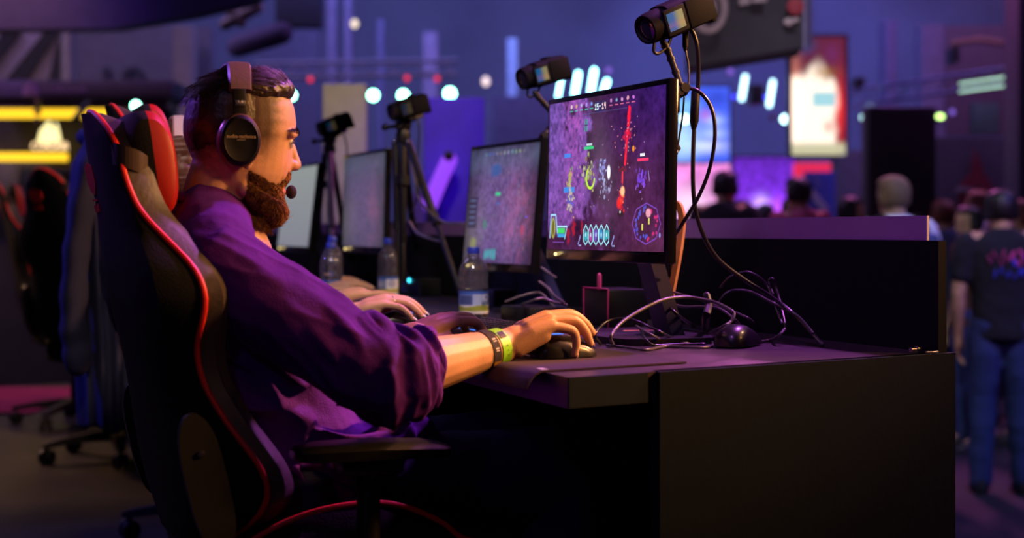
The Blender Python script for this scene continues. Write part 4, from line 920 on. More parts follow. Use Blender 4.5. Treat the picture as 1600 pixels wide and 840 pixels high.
def mat_obj(label,c0,la,lr,edge,prints=False):
    """c0 far-front corner; runs la towards the player, bending over the desk edge after 'edge', lr along the row"""
    nA,nB=24,10; V=[]
    for i in range(nA+1):
        a=la*i/nA; over=max(0,a-edge); ang=min(over/.03,1)*R(55); hx=edge+.03*math.sin(ang) if over>0 else a; hz=-.03*(1-math.cos(ang)) if over>0 else 0
        if over>.03: hx=edge+.03*math.sin(R(55))+(over-.03)*.5; hz=-.03*(1-math.cos(R(55)))-(over-.03)*.8
        for j in range(nB+1): V.append(Vector(c0)-dd*hx+RW*lr*j/nB+z1*(hz+.0005))
    o=MB(); o.v=[tuple(v) for v in V]; w=nB+1
    top=[(i*w+j,(i+1)*w+j,(i+1)*w+j+1,i*w+j+1) for i in range(nA) for j in range(nB)]; n0=len(V)
    o.v+=[tuple(v-z1*.0026+dd*.0008*(1 if k//w>nA*.8 else 0)) for k,v in enumerate(V)]; o.f=top+[tuple(i+n0 for i in f[::-1]) for f in top]
    rim=[j for j in range(w)]+[i*w+nB for i in range(1,nA+1)]+[nA*w+j for j in range(nB-1,-1,-1)]+[i*w for i in range(nA-1,0,-1)]
    o.f+=[(rim[k],rim[(k+1)%len(rim)],rim[(k+1)%len(rim)]+n0,rim[k]+n0) for k in range(len(rim))]; o.mi=[0]*len(o.f)
    ob=o.build('mouse_mat',MATM,None,angle=60); origin(ob,c0); WL[ob.name]=Vector(c0); tag(ob,label,'mouse mat')
    if prints:
        q=MB()
        for k,(x,l) in enumerate(((.0,.016),(.019,.010))):
            b0=Vector(c0)-dd*(edge-.012-x*.1)+RW*(.006+x)*1.0+z1*.0012; q.poly3([b0,b0-dd*.012,b0-dd*.012+RW*l,b0+RW*l],(0,0,-.0006))
        q.build('mat_print',PRINTM,ob,smooth=False)
    return ob
c0=PZ(1073,565,ZD+.003); e_t=(c0-DA).dot(dd)-0.0
def edge_dist(c): # distance back along -dd to the desk's front edge
    q=c-DA; m=np.array([[dd.x,-(-RW.x)],[dd.y,-(-RW.y)]]); a=np.linalg.solve(np.array([[dd.x,RW.x],[dd.y,RW.y]]),np.array([q.x,q.y])); return a[0]
mat_obj('dark violet mouse mat under the near hand, curling over the desk edge',c0,edge_dist(c0)+.05,.40,edge_dist(c0)+.004,True)
c1=Vector((-.335+.36,3.28,ZD+.003)); mat_obj('dark mouse mat under the pale-nailed hand',c1,edge_dist(c1)+.03,.42,edge_dist(c1)+.004)
KEYM=mat('black_keycap',(.016,.016,.018),.5); BLUEG=emit_mat('blue_key_backlight',(.08,.25,1),1.1)
def keyboard(label,c,ang):
    p=empty('keyboard',c,label,'keyboard','keyboards on the desk'); f=rotz(R(ang)); M=Matrix.Translation(c)@f
    o=MB(); o.box((.145,.445,.018),M@Matrix.Translation((0,0,.010)),.004); o.build('case',BLKPL,p)
    o=MB(); o.box((.118,.424,.001),M@Matrix.Translation((0,0,.0195))); o.build('backlight',BLUEG,p,smooth=False)
    o=MB()
    for i in range(6):
        for j in range(21):
            if j in (15,) or (i==5 and j>15 and j<18): continue
            x=.05-.0195*i-(.004 if i>0 else 0); y=.2-.0198*j; sz=.0165
            b0=[(x-sz/2,y-sz/2),(x+sz/2,y-sz/2),(x+sz/2,y+sz/2),(x-sz/2,y+sz/2)]; t0=[(x+(a-x)*.72,y+(b_-y)*.72) for a,b_ in b0]
            vs=[(a,b_,.021) for a,b_ in b0]+[(a,b_,.031-.0006*i) for a,b_ in t0]
            o.add(vs,[(4,5,6,7),(0,1,5,4),(1,2,6,5),(2,3,7,6),(3,0,4,7),(3,2,1,0)],0,M)
    k=o.build('keys',KEYM,p,smooth=False); k['kind']='stuff'; return p
keyboard('blue-lit keyboard under the left hand of the bearded man',Vector((-.035,3.235,ZD)),22)
keyboard('blue-lit keyboard of the long-haired player, behind her mouse hand',Vector((-.36,4.02,ZD)),22)
# ------------------------------------------------------------------ water bottles
def clear_plastic():
    m=bpy.data.materials.new('clear_bottle_plastic'); m.use_nodes=True; nt=m.node_tree; nt.nodes.remove(nt.nodes['Principled BSDF']); out=nt.nodes['Material Output']
    t=nt.nodes.new('ShaderNodeBsdfTransparent'); t.inputs[0].default_value=(.93,.93,.96,1); g=nt.nodes.new('ShaderNodeBsdfGlossy'); g.inputs['Roughness'].default_value=.06
    fz=nt.nodes.new('ShaderNodeFresnel'); fz.inputs[0].default_value=1.45; mx=nt.nodes.new('ShaderNodeMixShader'); ml=nt.nodes.new('ShaderNodeMath'); ml.operation='MULTIPLY_ADD'; ml.inputs[1].default_value=1.3; ml.inputs[2].default_value=.05
    nt.links.new(fz.outputs[0],ml.inputs[0]); nt.links.new(ml.outputs[0],mx.inputs[0]); nt.links.new(t.outputs[0],mx.inputs[1]); nt.links.new(g.outputs[0],mx.inputs[2]); tr=nt.nodes.new('ShaderNodeBsdfTranslucent'); tr.inputs[0].default_value=(.8,.8,.85,1); df=nt.nodes.new('ShaderNodeBsdfDiffuse'); df.inputs[0].default_value=(.8,.8,.85,1); a1=nt.nodes.new('ShaderNodeMixShader'); a1.inputs[0].default_value=.5; a2=nt.nodes.new('ShaderNodeMixShader'); a2.inputs[0].default_value=.085; nt.links.new(tr.outputs[0],a1.inputs[1]); nt.links.new(df.outputs[0],a1.inputs[2]); nt.links.new(mx.outputs[0],a2.inputs[1]); nt.links.new(a1.outputs[0],a2.inputs[2]); nt.links.new(a2.outputs[0],out.inputs[0]); return m
CLEAR=clear_plastic(); CAPM=mat('blue_bottle_cap',(.03,.06,.55),.35,var=0); WATERM=mat('water',(.95,.96,1),.02,trans=1,ior=1.33,var=0); LABELM=tint_mat('bottle_label',(.95,.95,.97),.45,bump=0)
BP=[(.024,.0),(.032,.002),(.0345,.008),(.0338,.02),(.0338,.066),(.0345,.070),(.0352,.080),(.0335,.087),(.0345,.094),(.0352,.104),(.034,.116),(.030,.127),(.022,.137),(.0150,.143),(.0138,.147),(.0138,.152),(.0125,.152),(.0125,.160)]
def bottle(label,px,Y,kx,kz,water,style,rot=0):
    c=P(px,HOR,Y); c.z=ZD; p=empty('water_bottle',c,label,'bottle','water bottles on the desk'); M=Matrix.Translation(c)@Matrix.Diagonal((kx,kx,kz,1)); k=np.array([kx,kx,kz])
    o=MB(); rings=[[(r*math.cos(t),r*math.sin(t),z) for t in np.linspace(0,2*math.pi,41)[:-1]] for r,z in BP]; o.loft(rings,M=M,cap=False); o.build('bottle_body',CLEAR,p,angle=60)
    o=MB(); o.lathe([(.0001,.168),(.0135,.168),(.0148,.166),(.0150,.154),(.0146,.153),(.0132,.153)],32,M,cap=False); o.build('cap',CAPM,p)
    o=MB(); zw=water; pr=[(r-.0012,z+.0012) for r,z in BP if z<zw]; rl=float(np.interp(zw,[z for r,z in BP],[r for r,z in BP]))-.0012; pr=[(.0001,pr[0][1])]+pr+[(rl,zw),(.0001,zw)]
    o.lathe(pr,40,M,cap=False); o.build('water',WATERM,p)
    nt_,nz_=96,40; t=np.linspace(0,2*math.pi,nt_+1)[:-1]; zz=np.linspace(.012,.0655,nz_); TT,ZZ=np.meshgrid(t,zz); r=.0348
    V=np.stack([r*np.cos(TT),r*np.sin(TT),ZZ],2).reshape(-1,3)*k+np.array(c); i=np.arange(nz_-1)[:,None]*nt_; j=np.arange(nt_)[None]; F=np.stack([i+j,i+(j+1)%nt_,i+nt_+(j+1)%nt_,i+nt_+j],2).reshape(-1,4)
    a=np.degrees((TT+math.pi/2+math.pi+R(rot))%(2*math.pi)-math.pi).ravel(); h=((ZZ-.012)/.0535).ravel()       # a=0 faces the lens, + to the right
    col=np.ones((len(V),3))*np.array([.85,.84,.88]); 
    col[(h>.86)]=(.05,.14,.55)
    lft=(a<0)&(h<.86)&(h>.36); col[lft]=(.16,.26,.62)
    if style==0:
        for y0 in (.76,.68,.60,.52,.44): col[lft&(np.abs(h-y0)<.025)&(a>-62)&(a<-6)]=(.04,.05,.18)
        rt=(a>=0)&(h<.86)&(h>.36); col[rt]=(.42,.55,.82); col[rt&(((a-60)/22)**2+((h-.72)/.14)**2<1)]=(.9,.9,.95); col[rt&(((a-60)/14)**2+((h-.72)/.08)**2<1)]=(.3,.45,.8)
        for x0 in (40,52,64): col[(np.abs(a-x0)<3.5)&(np.abs(h-.42-.03*math.sin(x0))<.08)]=(.05,.05,.08)
        g=h<.34+.04*np.sin(np.radians(a*3)); col[g]=(.36,.42,.06); col[h<.12]=(.75,.74,.70)
    else:
        for y0 in (.76,.66,.56): col[lft&(np.abs(h-y0)<.03)&(a>-58)&(a<-8)]=(.6,.62,.8)
        rt=(a>=0)&(h<.86)&(h>.30); col[rt]=(.75,.78,.88); col[rt&(((a-34)/22)**2+((h-.66)/.2)**2<1)]=(.35,.4,.62)
        g=(h<.40)&(h>.22); col[g]=(.55,.52,.08)
    quad_mesh('label',V,F,LABELM,p,col); return p
bottle('nearest clear water bottle, half full, blue cap, before the second monitor',740,3.957,1.05,1.045,.0705,0,0)
bottle('middle water bottle, beside the tripod foot',607,4.91,.93,1.146,.124,1,10)
bottle('water bottle next to the sleeve, overlapping another behind it',517,4.72,.93,1.074,.128,0,20)
bottle('farthest water bottle, just its cap showing over the one by the sleeve',519.5,5.1,.93,1.176,.12,1,0)
# ------------------------------------------------------------------ camcorders, arms, tripods
CAMB=mat('black_camcorder_body',(.0045,.0045,.008),.7,spec=.12,bump=.08,bscale=200); LENSG=mat('lens_glass',(.02,.02,.05),.05,var=0,coat=1,spec=1); LCDM=mat('camcorder_side_display',(.05,.06,.08),.2,var=.5,vscale=30,emit=(.5,.35,.45),es=.05)
DISPM=screen_mat('camcorder_side_picture',1.0,.15)
def camcorder(label,lens,rear,k=1.0,lcd=.12):
    a=Vector(lens); r=Vector(rear); f=(a-r).normalized(); up=(z1-f*z1.dot(f)).normalized(); lf=up.cross(f); L=(a-r).length
    c=(a+r)/2; p=empty('camcorder',c,label,'camcorder','camcorders aimed at the players'); M=basis(c,f,lf,up); h=.062*k; w=.056*k
    o=MB(); rings=[]
    for x,s in ((-.5,.82),(-.48,.95),(-.40,1),(.16,1),(.22,.98)):
        rings.append([(x*L,w/2*s*math.copysign(abs(math.cos(t))**.55,math.cos(t)),h/2*s*math.copysign(abs(math.sin(t))**.55,math.sin(t))) for t in np.linspace(0,2*math.pi,33)[:-1]])
    o.loft(rings,M=M); o.box((L*.12,w*.5,h*.08),M@Matrix.Translation((-.15*L,0,h*.52)),.001); o.build('camera_body',CAMB,p)
    o=MB(); Mx=M@Matrix.Rotation(R(90),4,'Y'); o.lathe([(.0001,.20*L),(h*.44,.20*L),(h*.46,.24*L),(h*.45,.44*L),(h*.42,.5*L),(h*.36,.5*L),(h*.32,.47*L)],28,Mx,cap=False); o.build('lens_barrel',CAMB,p)
    o=MB(); o.lathe([(h*.34,.465*L),(h*.3,.475*L),(h*.15,.482*L),(.0001,.484*L)],24,Mx,cap=False); o.build('lens',LENSG,p)
    o=MB(); o.box((L*.46,.007*k,h*.80),M@Matrix.Translation((-.25*L,w/2+.002,0)),.002); o.box((L*.36,.006*k,h*.76),M@Matrix.Translation((.17*L,w/2+.001,0)),.002); pn=o.build('side_panel',CAMB,p)
    yy_,xx_=np.mgrid[0:16,0:20]; u_=xx_/19; v_=1-yy_/15; pc=np.stack([.30*sm(u_,.3,.8)+.12*np.exp(-((v_-.3)/.2)**2),.10+.16*sm(u_,.3,.8),.22-.10*sm(u_,.3,.8)+.1*np.exp(-((u_-.3)/.2)**2)],2)*lcd
    panel_mesh(pc,M@Vector((.32*L,w/2+.0046*k,-h*.26)),-f*(.27*L),up*(h*.52),'side_display',DISPM,p)
    o=MB(); o.box((.012*k,w*.7,h*.75),M@Matrix.Translation((-.5*L,0,-.01*k)),.003); o.build('battery',CAMB,p)
    o=MB(); o.tube(spline([M@Vector((.42*L,.0,-h*.46)),M@Vector((.46*L,0,-h*.66)),M@Vector((.40*L,0,-h*.78)),M@Vector((.24*L,0,-h*.70)),M@Vector((.14*L,0,-h*.5))],5),.0028*k,8); o.build('strap_loop',BLKPL,p)
    return p,M,h
cam1,M1c,h1=camcorder('nearest and highest camcorder, held over the largest monitor by a segmented arm',P(1008,47,2.93),P(1098,8,3.02),1.04,lcd=1.0)
cam2,M2c,h2=camcorder('camcorder with lit side display, over the second monitor',P(815,124,3.98),P(880,104,4.05),1.02,lcd=.8)
cam3,M3c,h3=camcorder('camcorder on the nearer tripod, in front of the blue board',P(611,176,4.84),P(664,160,4.9),1.0)
cam4,M4c,h4=camcorder('camcorder on the farther tripod, in front of the cream board',P(498,203,5.9),P(546,186,5.95),1.0)
def arm(label,pts,r,knuckles,clampv):
    p=empty('camera_arm',pts[-1],label,'camera arm'); o=MB(); sp=pts
    o.tube(sp,r,12); 
    L_=[(Vector(a),Vector(b)) for a,b in zip(pts,pts[1:])]
    for a,b in L_:
        n=max(2,int((b-a).length/.022))
        for k in range(n): q=a.lerp(b,(k+.5)/n); o.tube([q,q+(b-a).normalized()*.006],r*1.25,12,round_=False)
    o.build('arm_tube',DKMET,p)
    for c,rr in knuckles: o=MB(); o.ell(c,rr,n=16); o.lathe([(.0001,-rr*1.5),(rr*.7,-rr*1.5),(rr*.75,rr*1.5),(.0001,rr*1.5)],12,look(c,(.3,-1,.2))); o.build('ball_joint',BLKPL,p)
    if clampv: o=MB(); o.box(*clampv[:1],Matrix.Translation(clampv[1]),.003); o.build('clamp',BLKPL,p)
    return p
j1=P(1066,141,2.955); arm('segmented black arm holding the highest camcorder',[P(1036,66,2.965),P(1044,80,2.965),j1,P(1054,158,2.94)],.0062,[(j1,.0125),(P(1058,146,2.95),.011)],((.020,.045,.05),P(1052,156,2.935)))
arm('small clip on a short rod at the side of the largest monitor',[P(1060,228,2.95),P(1056,240,2.93),P(1047,247,2.925)],.003,[(P(1058,233,2.945),.0055)],None)
j2=P(866,180,4.02); arm('black arm holding the camcorder above the second monitor',[P(836,145,4.0),P(842,153,4.0),j2,P(862,196,4.0),P(849,212,3.965),P(847,262,3.965)],.0065,[(P(849,213,3.965),.011),(P(850,255,3.955),.012)],((.03,.03,.05),P(846,258,3.975)))
def tripod(label,apex,feet,headc,camM,camh):
    p=empty('tripod',(apex.x,apex.y,ZD),label,'tripod','tripods on the desk'); 
    o=MB(); o.tube([apex+z1*.02,apex-z1*.30],.011,14); o.tube([apex-z1*.30,apex-z1*.42],.008,12); o.tube([apex-z1*.10,apex-z1*.13],.022,14,round_=False); o.build('centre_column',DKMET,p)
    for ft in feet:
        d=Vector(ft)-apex; t=Vector((d.x,d.y,0)).normalized()*.028+apex+z1*.0; o=MB(); o.tube([t,t.lerp(Vector(ft),.52)],.0115,12); o.tube([t.lerp(Vector(ft),.5),Vector(ft)],.0085,12)
        o.tube([t.lerp(Vector(ft),.49),t.lerp(Vector(ft),.55)],.0145,12,round_=False); lg=o.build('leg',BLKPL,p); q=MB(); q.ell(Vector(ft)+z1*.008,(.012,.012,.010)); q.build('rubber_foot',BLKPL,lg)
        q=MB(); q.ell(t+(Vector((0,-1,0))*.012),(.006,.006,.006),n=10); q.build('hinge_screw',STEEL,lg)
    o=MB(); o.ell(apex+z1*.055,(.026,.026,.028),n=16); o.lathe([(.02,.0),(.024,.02),(.018,.04)],16,Matrix.Translation(apex)); c=Vector(headc); o.tube([apex+z1*.06,c],.010,12); o.box((.05,.04,.010),basis(c,*(camM.to_3x3().col[i] for i in range(3))),.002); hd=o.build('ball_head',BLKPL,p)
    o=MB(); o.tube([apex+z1*.05,apex+z1*.05+Vector((-.05,-.02,-.005))],[.007,.006],10); o.ell(apex+z1*.05+Vector((-.055,-.022,-.005)),.011,n=10); o.build('lock_knob',BLKPL,hd)
    return p
def head_under(M,h): return M@Vector((-.01,0,-h*.5-.004))
tripod('nearer tripod of the two, in front of the violet-lit board',P(630,222,4.9),[PZ(624,470,ZD),P(722,462,4.62)*1.0,PZ(655,452,ZD)],head_under(M3c,h3),M3c,h3)
tripod('farther tripod of the two, between the pale monitor and the third one',P(515,240,5.95),[PZ(486,449,ZD),PZ(520,462,ZD),PZ(552,444,ZD)],head_under(M4c,h4),M4c,h4)
# ------------------------------------------------------------------ cables
CABM=mat('black_cable',(.022,.02,.021),.32,spec=.6,coat=.3); CABG=mat('grey_cable',(.10,.085,.08),.35,spec=.6)
def cable(label,pts,r,m=None,cat='cable',group=None,floor=True,plug=None,extra=None):
    q=[]
    for p in pts:
        px,py,Y=p
        if Y=='d': v=PZ(px,py,ZD+r+.0005)
        else: v=P(px,py,Y)
        if v.z<ZD+r and floor: v.z=ZD+r
        q.append(v)
    ob=MB().tube(spline(q,8),r,8).build('cable',m or CABM,None,angle=180); origin(ob,q[0]); WL[ob.name]=q[0]; tag(ob,label,cat,group)
    if plug:
        for a,b_,rr in plug:
            o=MB(); o.tube([P(*a),P(*a).lerp(P(*b_),.8),P(*b_)],[rr,rr,rr*.6],12); o.build('plug',BLKPL,ob)
    return ob
cable('thick cable hanging from the highest camcorder and crossing the dark divider',[(1076,38,2.985),(1089,70,2.985),(1091,130,3.0),(1085,190,3.0),(1083,290,3.0),(1092,348,3.02),(1118,400,3.06),(1162,436,3.1),(1206,464,3.13),(1245,495,3.1),(1285,538,2.98)],.0042,plug=[((1087,145,3.0),(1084,200,3.0),.0085)])
cable('cable curving in a loop to the right of the largest monitor',[(1066,136,2.945),(1092,143,2.94),(1112,170,2.94),(1117,212,2.94),(1109,262,2.95),(1091,308,2.97),(1066,350,3.0),(1050,378,3.06),(1046,430,3.12)],.0036)
cable('thin lead with a long plug below the highest camcorder',[(1071,52,2.99),(1071,75,2.985),(1076,105,2.98),(1076,134,2.965)],.002,plug=[((1071,50,2.99),(1071,78,2.985),.006)])
cable('thin lead hanging from the arm joint to the small clip',[(1069,152,2.955),(1066,185,2.955),(1061,215,2.955),(1059,230,2.95)],.0018)
cable('pale grey cable arching over the heap beside the largest stand',[(958,538,'d'),(954,527,2.93),(962,513,2.96),(977,499,2.99),(1005,482,3.03),(1037,468,3.07),(1069,464,3.1),(1101,468,3.1),(1122,474,3.08),(1141,484,3.04),(1147,491,3.03),(1142,502,3.02),(1128,511,3.02),(1109,521,'d')],.0034,CABG)
cable('black lead running from the mouse under the hand up over the stand foot',[(938,537,'d'),(930,522,3.0),(948,502,3.05),(973,497,3.06),(994,501,3.05),(1016,511,3.04),(1037,521,3.03),(1057,530,'d')],.0028)
cable('flat brown loop of cable nearest the desk end',[(948,539,'d'),(984,543,'d'),(1009,546,'d'),(1039,541,'d'),(1069,542,'d'),(1104,542,'d'),(1114,537,'d'),(1106,531,'d'),(1069,536,'d'),(1039,533,'d'),(1022,525,2.97),(1005,516,3.0),(994,509,3.1)],.0026,CABG)
cable('short dark lead lying inside the flat loop',[(1001,515,3.07),(1008,529,3.0),(1022,539,'d'),(1052,538,'d'),(1101,537,'d')],.0026)
cable('lead running along the desk to the spare mouse',[(1044,531,'d'),(1073,526,'d'),(1103,525,'d'),(1126,529,'d')],.0028,CABG)
cable('thin cable sagging in the middle of the heap',[(1044,474,3.2),(1069,479,3.18),(1094,479,3.16),(1120,481,3.14),(1137,490,3.12),(1152,503,3.1),(1160,515,'d')],.0028,CABG)
cable('cable coming from behind the largest screen down to the heap',[(1005,425,3.2),(1006,448,3.2),(1022,464,3.18),(1040,476,3.16),(1062,494,3.14),(1085,510,'d')],.0032)
cable('pale cable starting at the wooden holder, going towards the divider',[(1037,451,3.26),(1064,460,3.24),(1095,468,3.2),(1125,480,3.17),(1154,490,3.15),(1172,499,3.13),(1185,512,'d')],.0026,CABG)
cable('cable bowed across the dark divider, low',[(1118,480,3.2),(1135,458,3.2),(1154,453,3.2),(1176,457,3.19),(1203,471,3.16),(1228,484,3.12),(1247,494,3.08),(1270,520,2.98)],.003)
cable('cable bowed across the dark divider, upper small arch',[(1126,448,3.22),(1139,434,3.2),(1154,427,3.2),(1169,425,3.2),(1186,433,3.2),(1199,446,3.2),(1206,462,3.18),(1222,505,3.1)],.0026)
cable('short looped lead standing up against the divider',[(1208,460,3.18),(1202,444,3.2),(1203,436,3.2),(1209,437,3.2),(1213,450,3.2),(1218,468,3.18),(1228,512,3.1)],.0028)
cable('tail of the spare mouse curling up to the divider',[(1183,534,'d'),(1203,531,'d'),(1217,524,3.02),(1226,514,3.04)],.003,CABG)
cable('dark cable crossing behind the heap at desk level',[(1030,506,'d'),(1052,503,'d'),(1080,500,'d'),(1115,500,'d'),(1150,503,'d')],.003)
cable('dark cable crossing in front of the standing bundle',[(1062,512,'d'),(1090,517,'d'),(1120,521,'d')],.0026)
ob=MB().tube(spline([P(1104,462,3.14),P(1107,478,3.13),P(1103,495,3.12),PZ(1102,514,ZD+.008)],6),[.008]*19,8).build('cable_wrap',BLKPL); origin(ob,PZ(1102,514,ZD)); tag(ob,'black wrap standing upright around the cable heap','cable wrap')
cable('copper-coloured lead hanging from the nearer tripod to the second monitor',[(640,250,4.85),(649,280,4.8),(652,305,4.8),(668,328,4.75),(692,346,4.7),(724,351,4.6)],.004,CABG)
cable('copper-coloured lead low behind the nearer tripod',[(640,345,4.9),(650,362,4.85),(670,372,4.8),(696,379,4.7)],.004,CABG)
cable('lead hanging from the tail of the nearer tripod camcorder',[(648,173,4.86),(655,200,4.86),(653,235,4.86),(651,268,4.85),(654,300,4.84),(642,332,4.86)],.0028)
cable('lead hanging from the tail of the farther tripod camcorder',[(534,200,5.92),(541,225,5.92),(543,262,5.92),(541,300,5.92)],.003)
for i,(lab,pts,r) in enumerate((('bent lead on the desk in front of the second monitor, upper',[(790,471,3.8),(815,462,3.8),(842,457,3.8),(856,468,3.75),(866,480,3.7)],.003),
    ('bent lead on the desk in front of the second monitor, middle',[(800,482,'d'),(830,470,3.6),(848,466,3.6),(866,472,3.6),(885,476,3.6)],.003),
    ('bent lead at the foot of the second monitor, by its edge',[(846,418,3.85),(860,428,3.8),(868,433,3.75)],.003),
    ('second bent lead below the edge of the second monitor',[(843,440,3.85),(856,450,3.8),(866,462,3.75),(880,472,3.6)],.0035))): cable(lab,pts,r,CABG)
# silver plug lying at the desk end
c=PZ(1438,545,ZD+.006); pl=MB(); pl.tube([c+dd*.018,c-dd*.012],.006,14,round_=False); pl.tube([c-dd*.012,c-dd*.026],.0042,14,round_=False); o=pl.build('cable_plug',STEEL); origin(o,c); WL[o.name]=c; tag(o,'small silver plug lying by the divider at the desk end','plug')
q=MB(); q.tube(spline([c+dd*.018,c+dd*.03+RW*.0,c+dd*.035-RW*.012-z1*.003,c+dd*.015-RW*.03-z1*.004,c-dd*.01-RW*.028-z1*.004],6),.0025,8); q.build('lead',CABG,o)
# bent-wood headset holder behind the largest monitor
WOODM=mat('bent_plywood',(.60,.30,.10),.45,bump=.1,var=.2,vscale=30)
sp=spline([P(1052,322,3.26),P(1056,317,3.26),P(1062,324,3.26),P(1066,345,3.26),P(1061,390,3.26),P(1052,440,3.26),P(1044,480,3.26),P(1036,512,3.26)],6); pp,fr_=frames(sp); o=MB()
o.loft([[p+Vector((.25,.97,0))*y*.017+f[0].cross(Vector((0,1,0)))*t*.0055 for y,t in ((-1,-1),(1,-1),(1,1),(-1,1))] for p,f in zip(pp,fr_)]); 
wo=o; b0=sp[-1]; st=empty('headphone_stand',(b0.x,b0.y,ZD),'bent plywood headphone stand behind the edge of the largest monitor','headphone stand'); wo.build('upright',WOODM,st,angle=50); o=MB(); o.box((.12,.09,.012),at=(b0.x-.02,b0.y,ZD+.006),bev=.003); o.build('foot',WOODM,st)
# dark boxes under and beside the screens
PINKE=mat('magenta_box_trim',(.5,.05,.22),.4)
def small_box(name,label,c,size,ang,led=None,trim=False,cat='box'):
    p=empty(name,c,label,cat); M=Matrix.Translation(Vector(c)+z1*size[2]/2)@rotz(R(ang)); o=MB(); o.box(size,M,.004); o.build('casing',BLKPL,p)
    if led: q=MB(); q.ell(M@Vector((-size[0]/2-.0005,led[0]*size[1],led[1]*size[2])),(.007,.007,.007),n=10); q.build('status_lamp',CYANL,p)
    if trim:
        q=MB(); x,y,z=[s/2+.0008 for s in size]; q.tube([M@Vector((-x,-y,-z)),M@Vector((-x,-y,z)),M@Vector((-x,y,z)),M@Vector((-x,y,-z))],.002,6); q.tube([M@Vector((-x,-y*.3,z)),M@Vector((-x,-y*.3,z+.03))],.005,6); q.build('trim',PINKE,p)
    return p
CYANL=emit_mat('cyan_status_lamp',(.05,.75,1),3.5)
small_box('computer_box','small black box with magenta trim lines under the largest monitor',PZ(962,508,ZD),(.10,.13,.085),22,trim=True)
small_box('power_adapter','black adapter with cyan lamp, right of the nearest bottle',PZ(775,482,ZD),(.07,.12,.055),25,led=(.3,.35),cat='adapter')
small_box('power_adapter','black adapter with cyan lamp, far side of the middle bottle',PZ(662,462,ZD),(.08,.12,.06),25,led=(.2,.35),cat='adapter')
small_box('card_reader','flat dark box with copper edges below the second monitor',PZ(832,500,ZD),(.10,.14,.035),30,cat='box')
# ------------------------------------------------------------------ the hall
FZ=-.56
CARP=mat('dark_hall_carpet',(.012,.011,.014),.75,bump=.3,bscale=40,var=.3,vscale=2); STAGEM=mat('dark_stage_boards',(.030,.023,.018),.42,bump=.1,bscale=6,var=.5,vscale=3); WALLM=mat('grey_hall_wall',(.16,.15,.17),.9,var=.2,vscale=.6); CEILM=mat('dark_ceiling',(.03,.03,.035),.9)
o=MB(); o.box((60,60,.2),at=(0,20,FZ-.1)); struct(o.build('floor',CARP,None,smooth=False))
SE=DB+dd*.12; st=[Vector((SE.x,SE.y,0))-RW*4.2,Vector((SE.x,SE.y,0))+RW*8.3]; st+=[st[1]-dd*6.5,st[0]-dd*6.5]
o=MB(); o.poly3(st,(0,0,FZ+.001)); struct(o.build('floor_stage',STAGEM,None,smooth=False))
o=MB(); o.box((60,.3,14),at=(0,33,6.4)); struct(o.build('wall_back',WALLM,None,smooth=False))
o=MB(); o.box((.3,60,14),at=(-20,20,6.4)); struct(o.build('wall_left',WALLM,None,smooth=False))
o=MB(); o.box((.3,60,14),at=(21,20,6.4)); struct(o.build('wall_right',WALLM,None,smooth=False))
o=MB(); o.box((60,60,.3),at=(0,20,12.5)); struct(o.build('ceiling',CEILM,None,smooth=False))
def on_floor(px,Y): v=P(px,HOR,Y); v.z=FZ; return v
def slab(name,label,cat,px0,px1,py0,py1,Y,dep,m,to_floor=False,parent=None,bev=.01,yaw=0,group=None,kind=None,ground=FZ):
    a=P(px0,py0,Y); b=P(px1,py1,Y); z0=ground if to_floor else b.z; c=Vector(((a.x+b.x)/2,Y+dep/2,(a.z+z0)/2))
    o=MB(); o.box((abs(b.x-a.x),dep,abs(a.z-z0)),Matrix.Translation(c)@rotz(R(yaw)),bev); ob=o.build(name,m,parent,angle=30)
    if parent is None: origin(ob,(c.x,c.y,min(a.z,z0))); WL[ob.name]=Vector((c.x,c.y,min(a.z,z0))); tag(ob,label,cat,group,kind)
    return ob
MATS={}
def flat(n,c,r=.7,**k):
    if n not in MATS: MATS[n]=mat(n,c,r,**k)
    return MATS[n]
def lamp_dot(name,label,px,py,Y,r,m,cat='lamp',sy=1,group=None,body=True,tilt=0):
    c=P(px,py,Y); p=empty(name,c,label,cat,group); s=r*Y/FPX
    o=MB(); M=Matrix.Translation(c)@Matrix.Rotation(R(tilt),4,'Y'); o.ell((0,0,0),(s,s*.5,s*sy),M,16); o.build('lens',m,p)
    if body: o=MB(); o.lathe([(s*1.1,-.01),(s*1.25,.02),(s*1.2,s*2.2),(s*.5,s*3),(.0001,s*3)],18,Matrix.Translation(c+Vector((0,s*.3,0)))@Matrix.Rotation(R(-90),4,'X')); o.build('can',BLKPL,p)
    return p
# left booth
PURP=flat('violet_fascia',(.055,.03,.14)); DKB=flat('dark_brown_board',(.035,.028,.026)); YEL=emit_mat('yellow_light_strip',(1,.58,.02),1.5); CREAM=emit_mat('cream_sign_face',(1,.86,.38),1.6); WARMT=emit_mat('warm_lit_letters',(1,.66,.34),2.2); LILAC=flat('lilac_lettering',(.28,.12,.50)); PINKLIT=flat('pink_lit_soffit',(.30,.16,.17))  # the pink light along the soffit is put into its board colour
bo=empty('exhibition_booth',on_floor(120,14.2),'dark booth at far left with yellow light strips and a lit sail logo','booth')
slab('back_board','', '',-40,268,150,480,14.6,.2,DKB,True,bo); slab('fascia','','',-40,270,125,152,13.8,.9,PURP,False,bo); slab('soffit','','',-40,262,152,169,13.9,.25,PINKLIT,False,bo)
slab('light_strip','','',-40,184,169,184,13.95,.1,YEL,False,bo); slab('light_strip','','',-40,101,238,251,14.4,.12,YEL,False,bo); slab('counter_board','','',-40,150,252,330,14.3,.2,flat('pale_counter',(.12,.10,.09)),False,bo); slab('side_post','','',232,268,160,420,14.1,.3,flat('black_post',(.01,.01,.012)),True,bo)
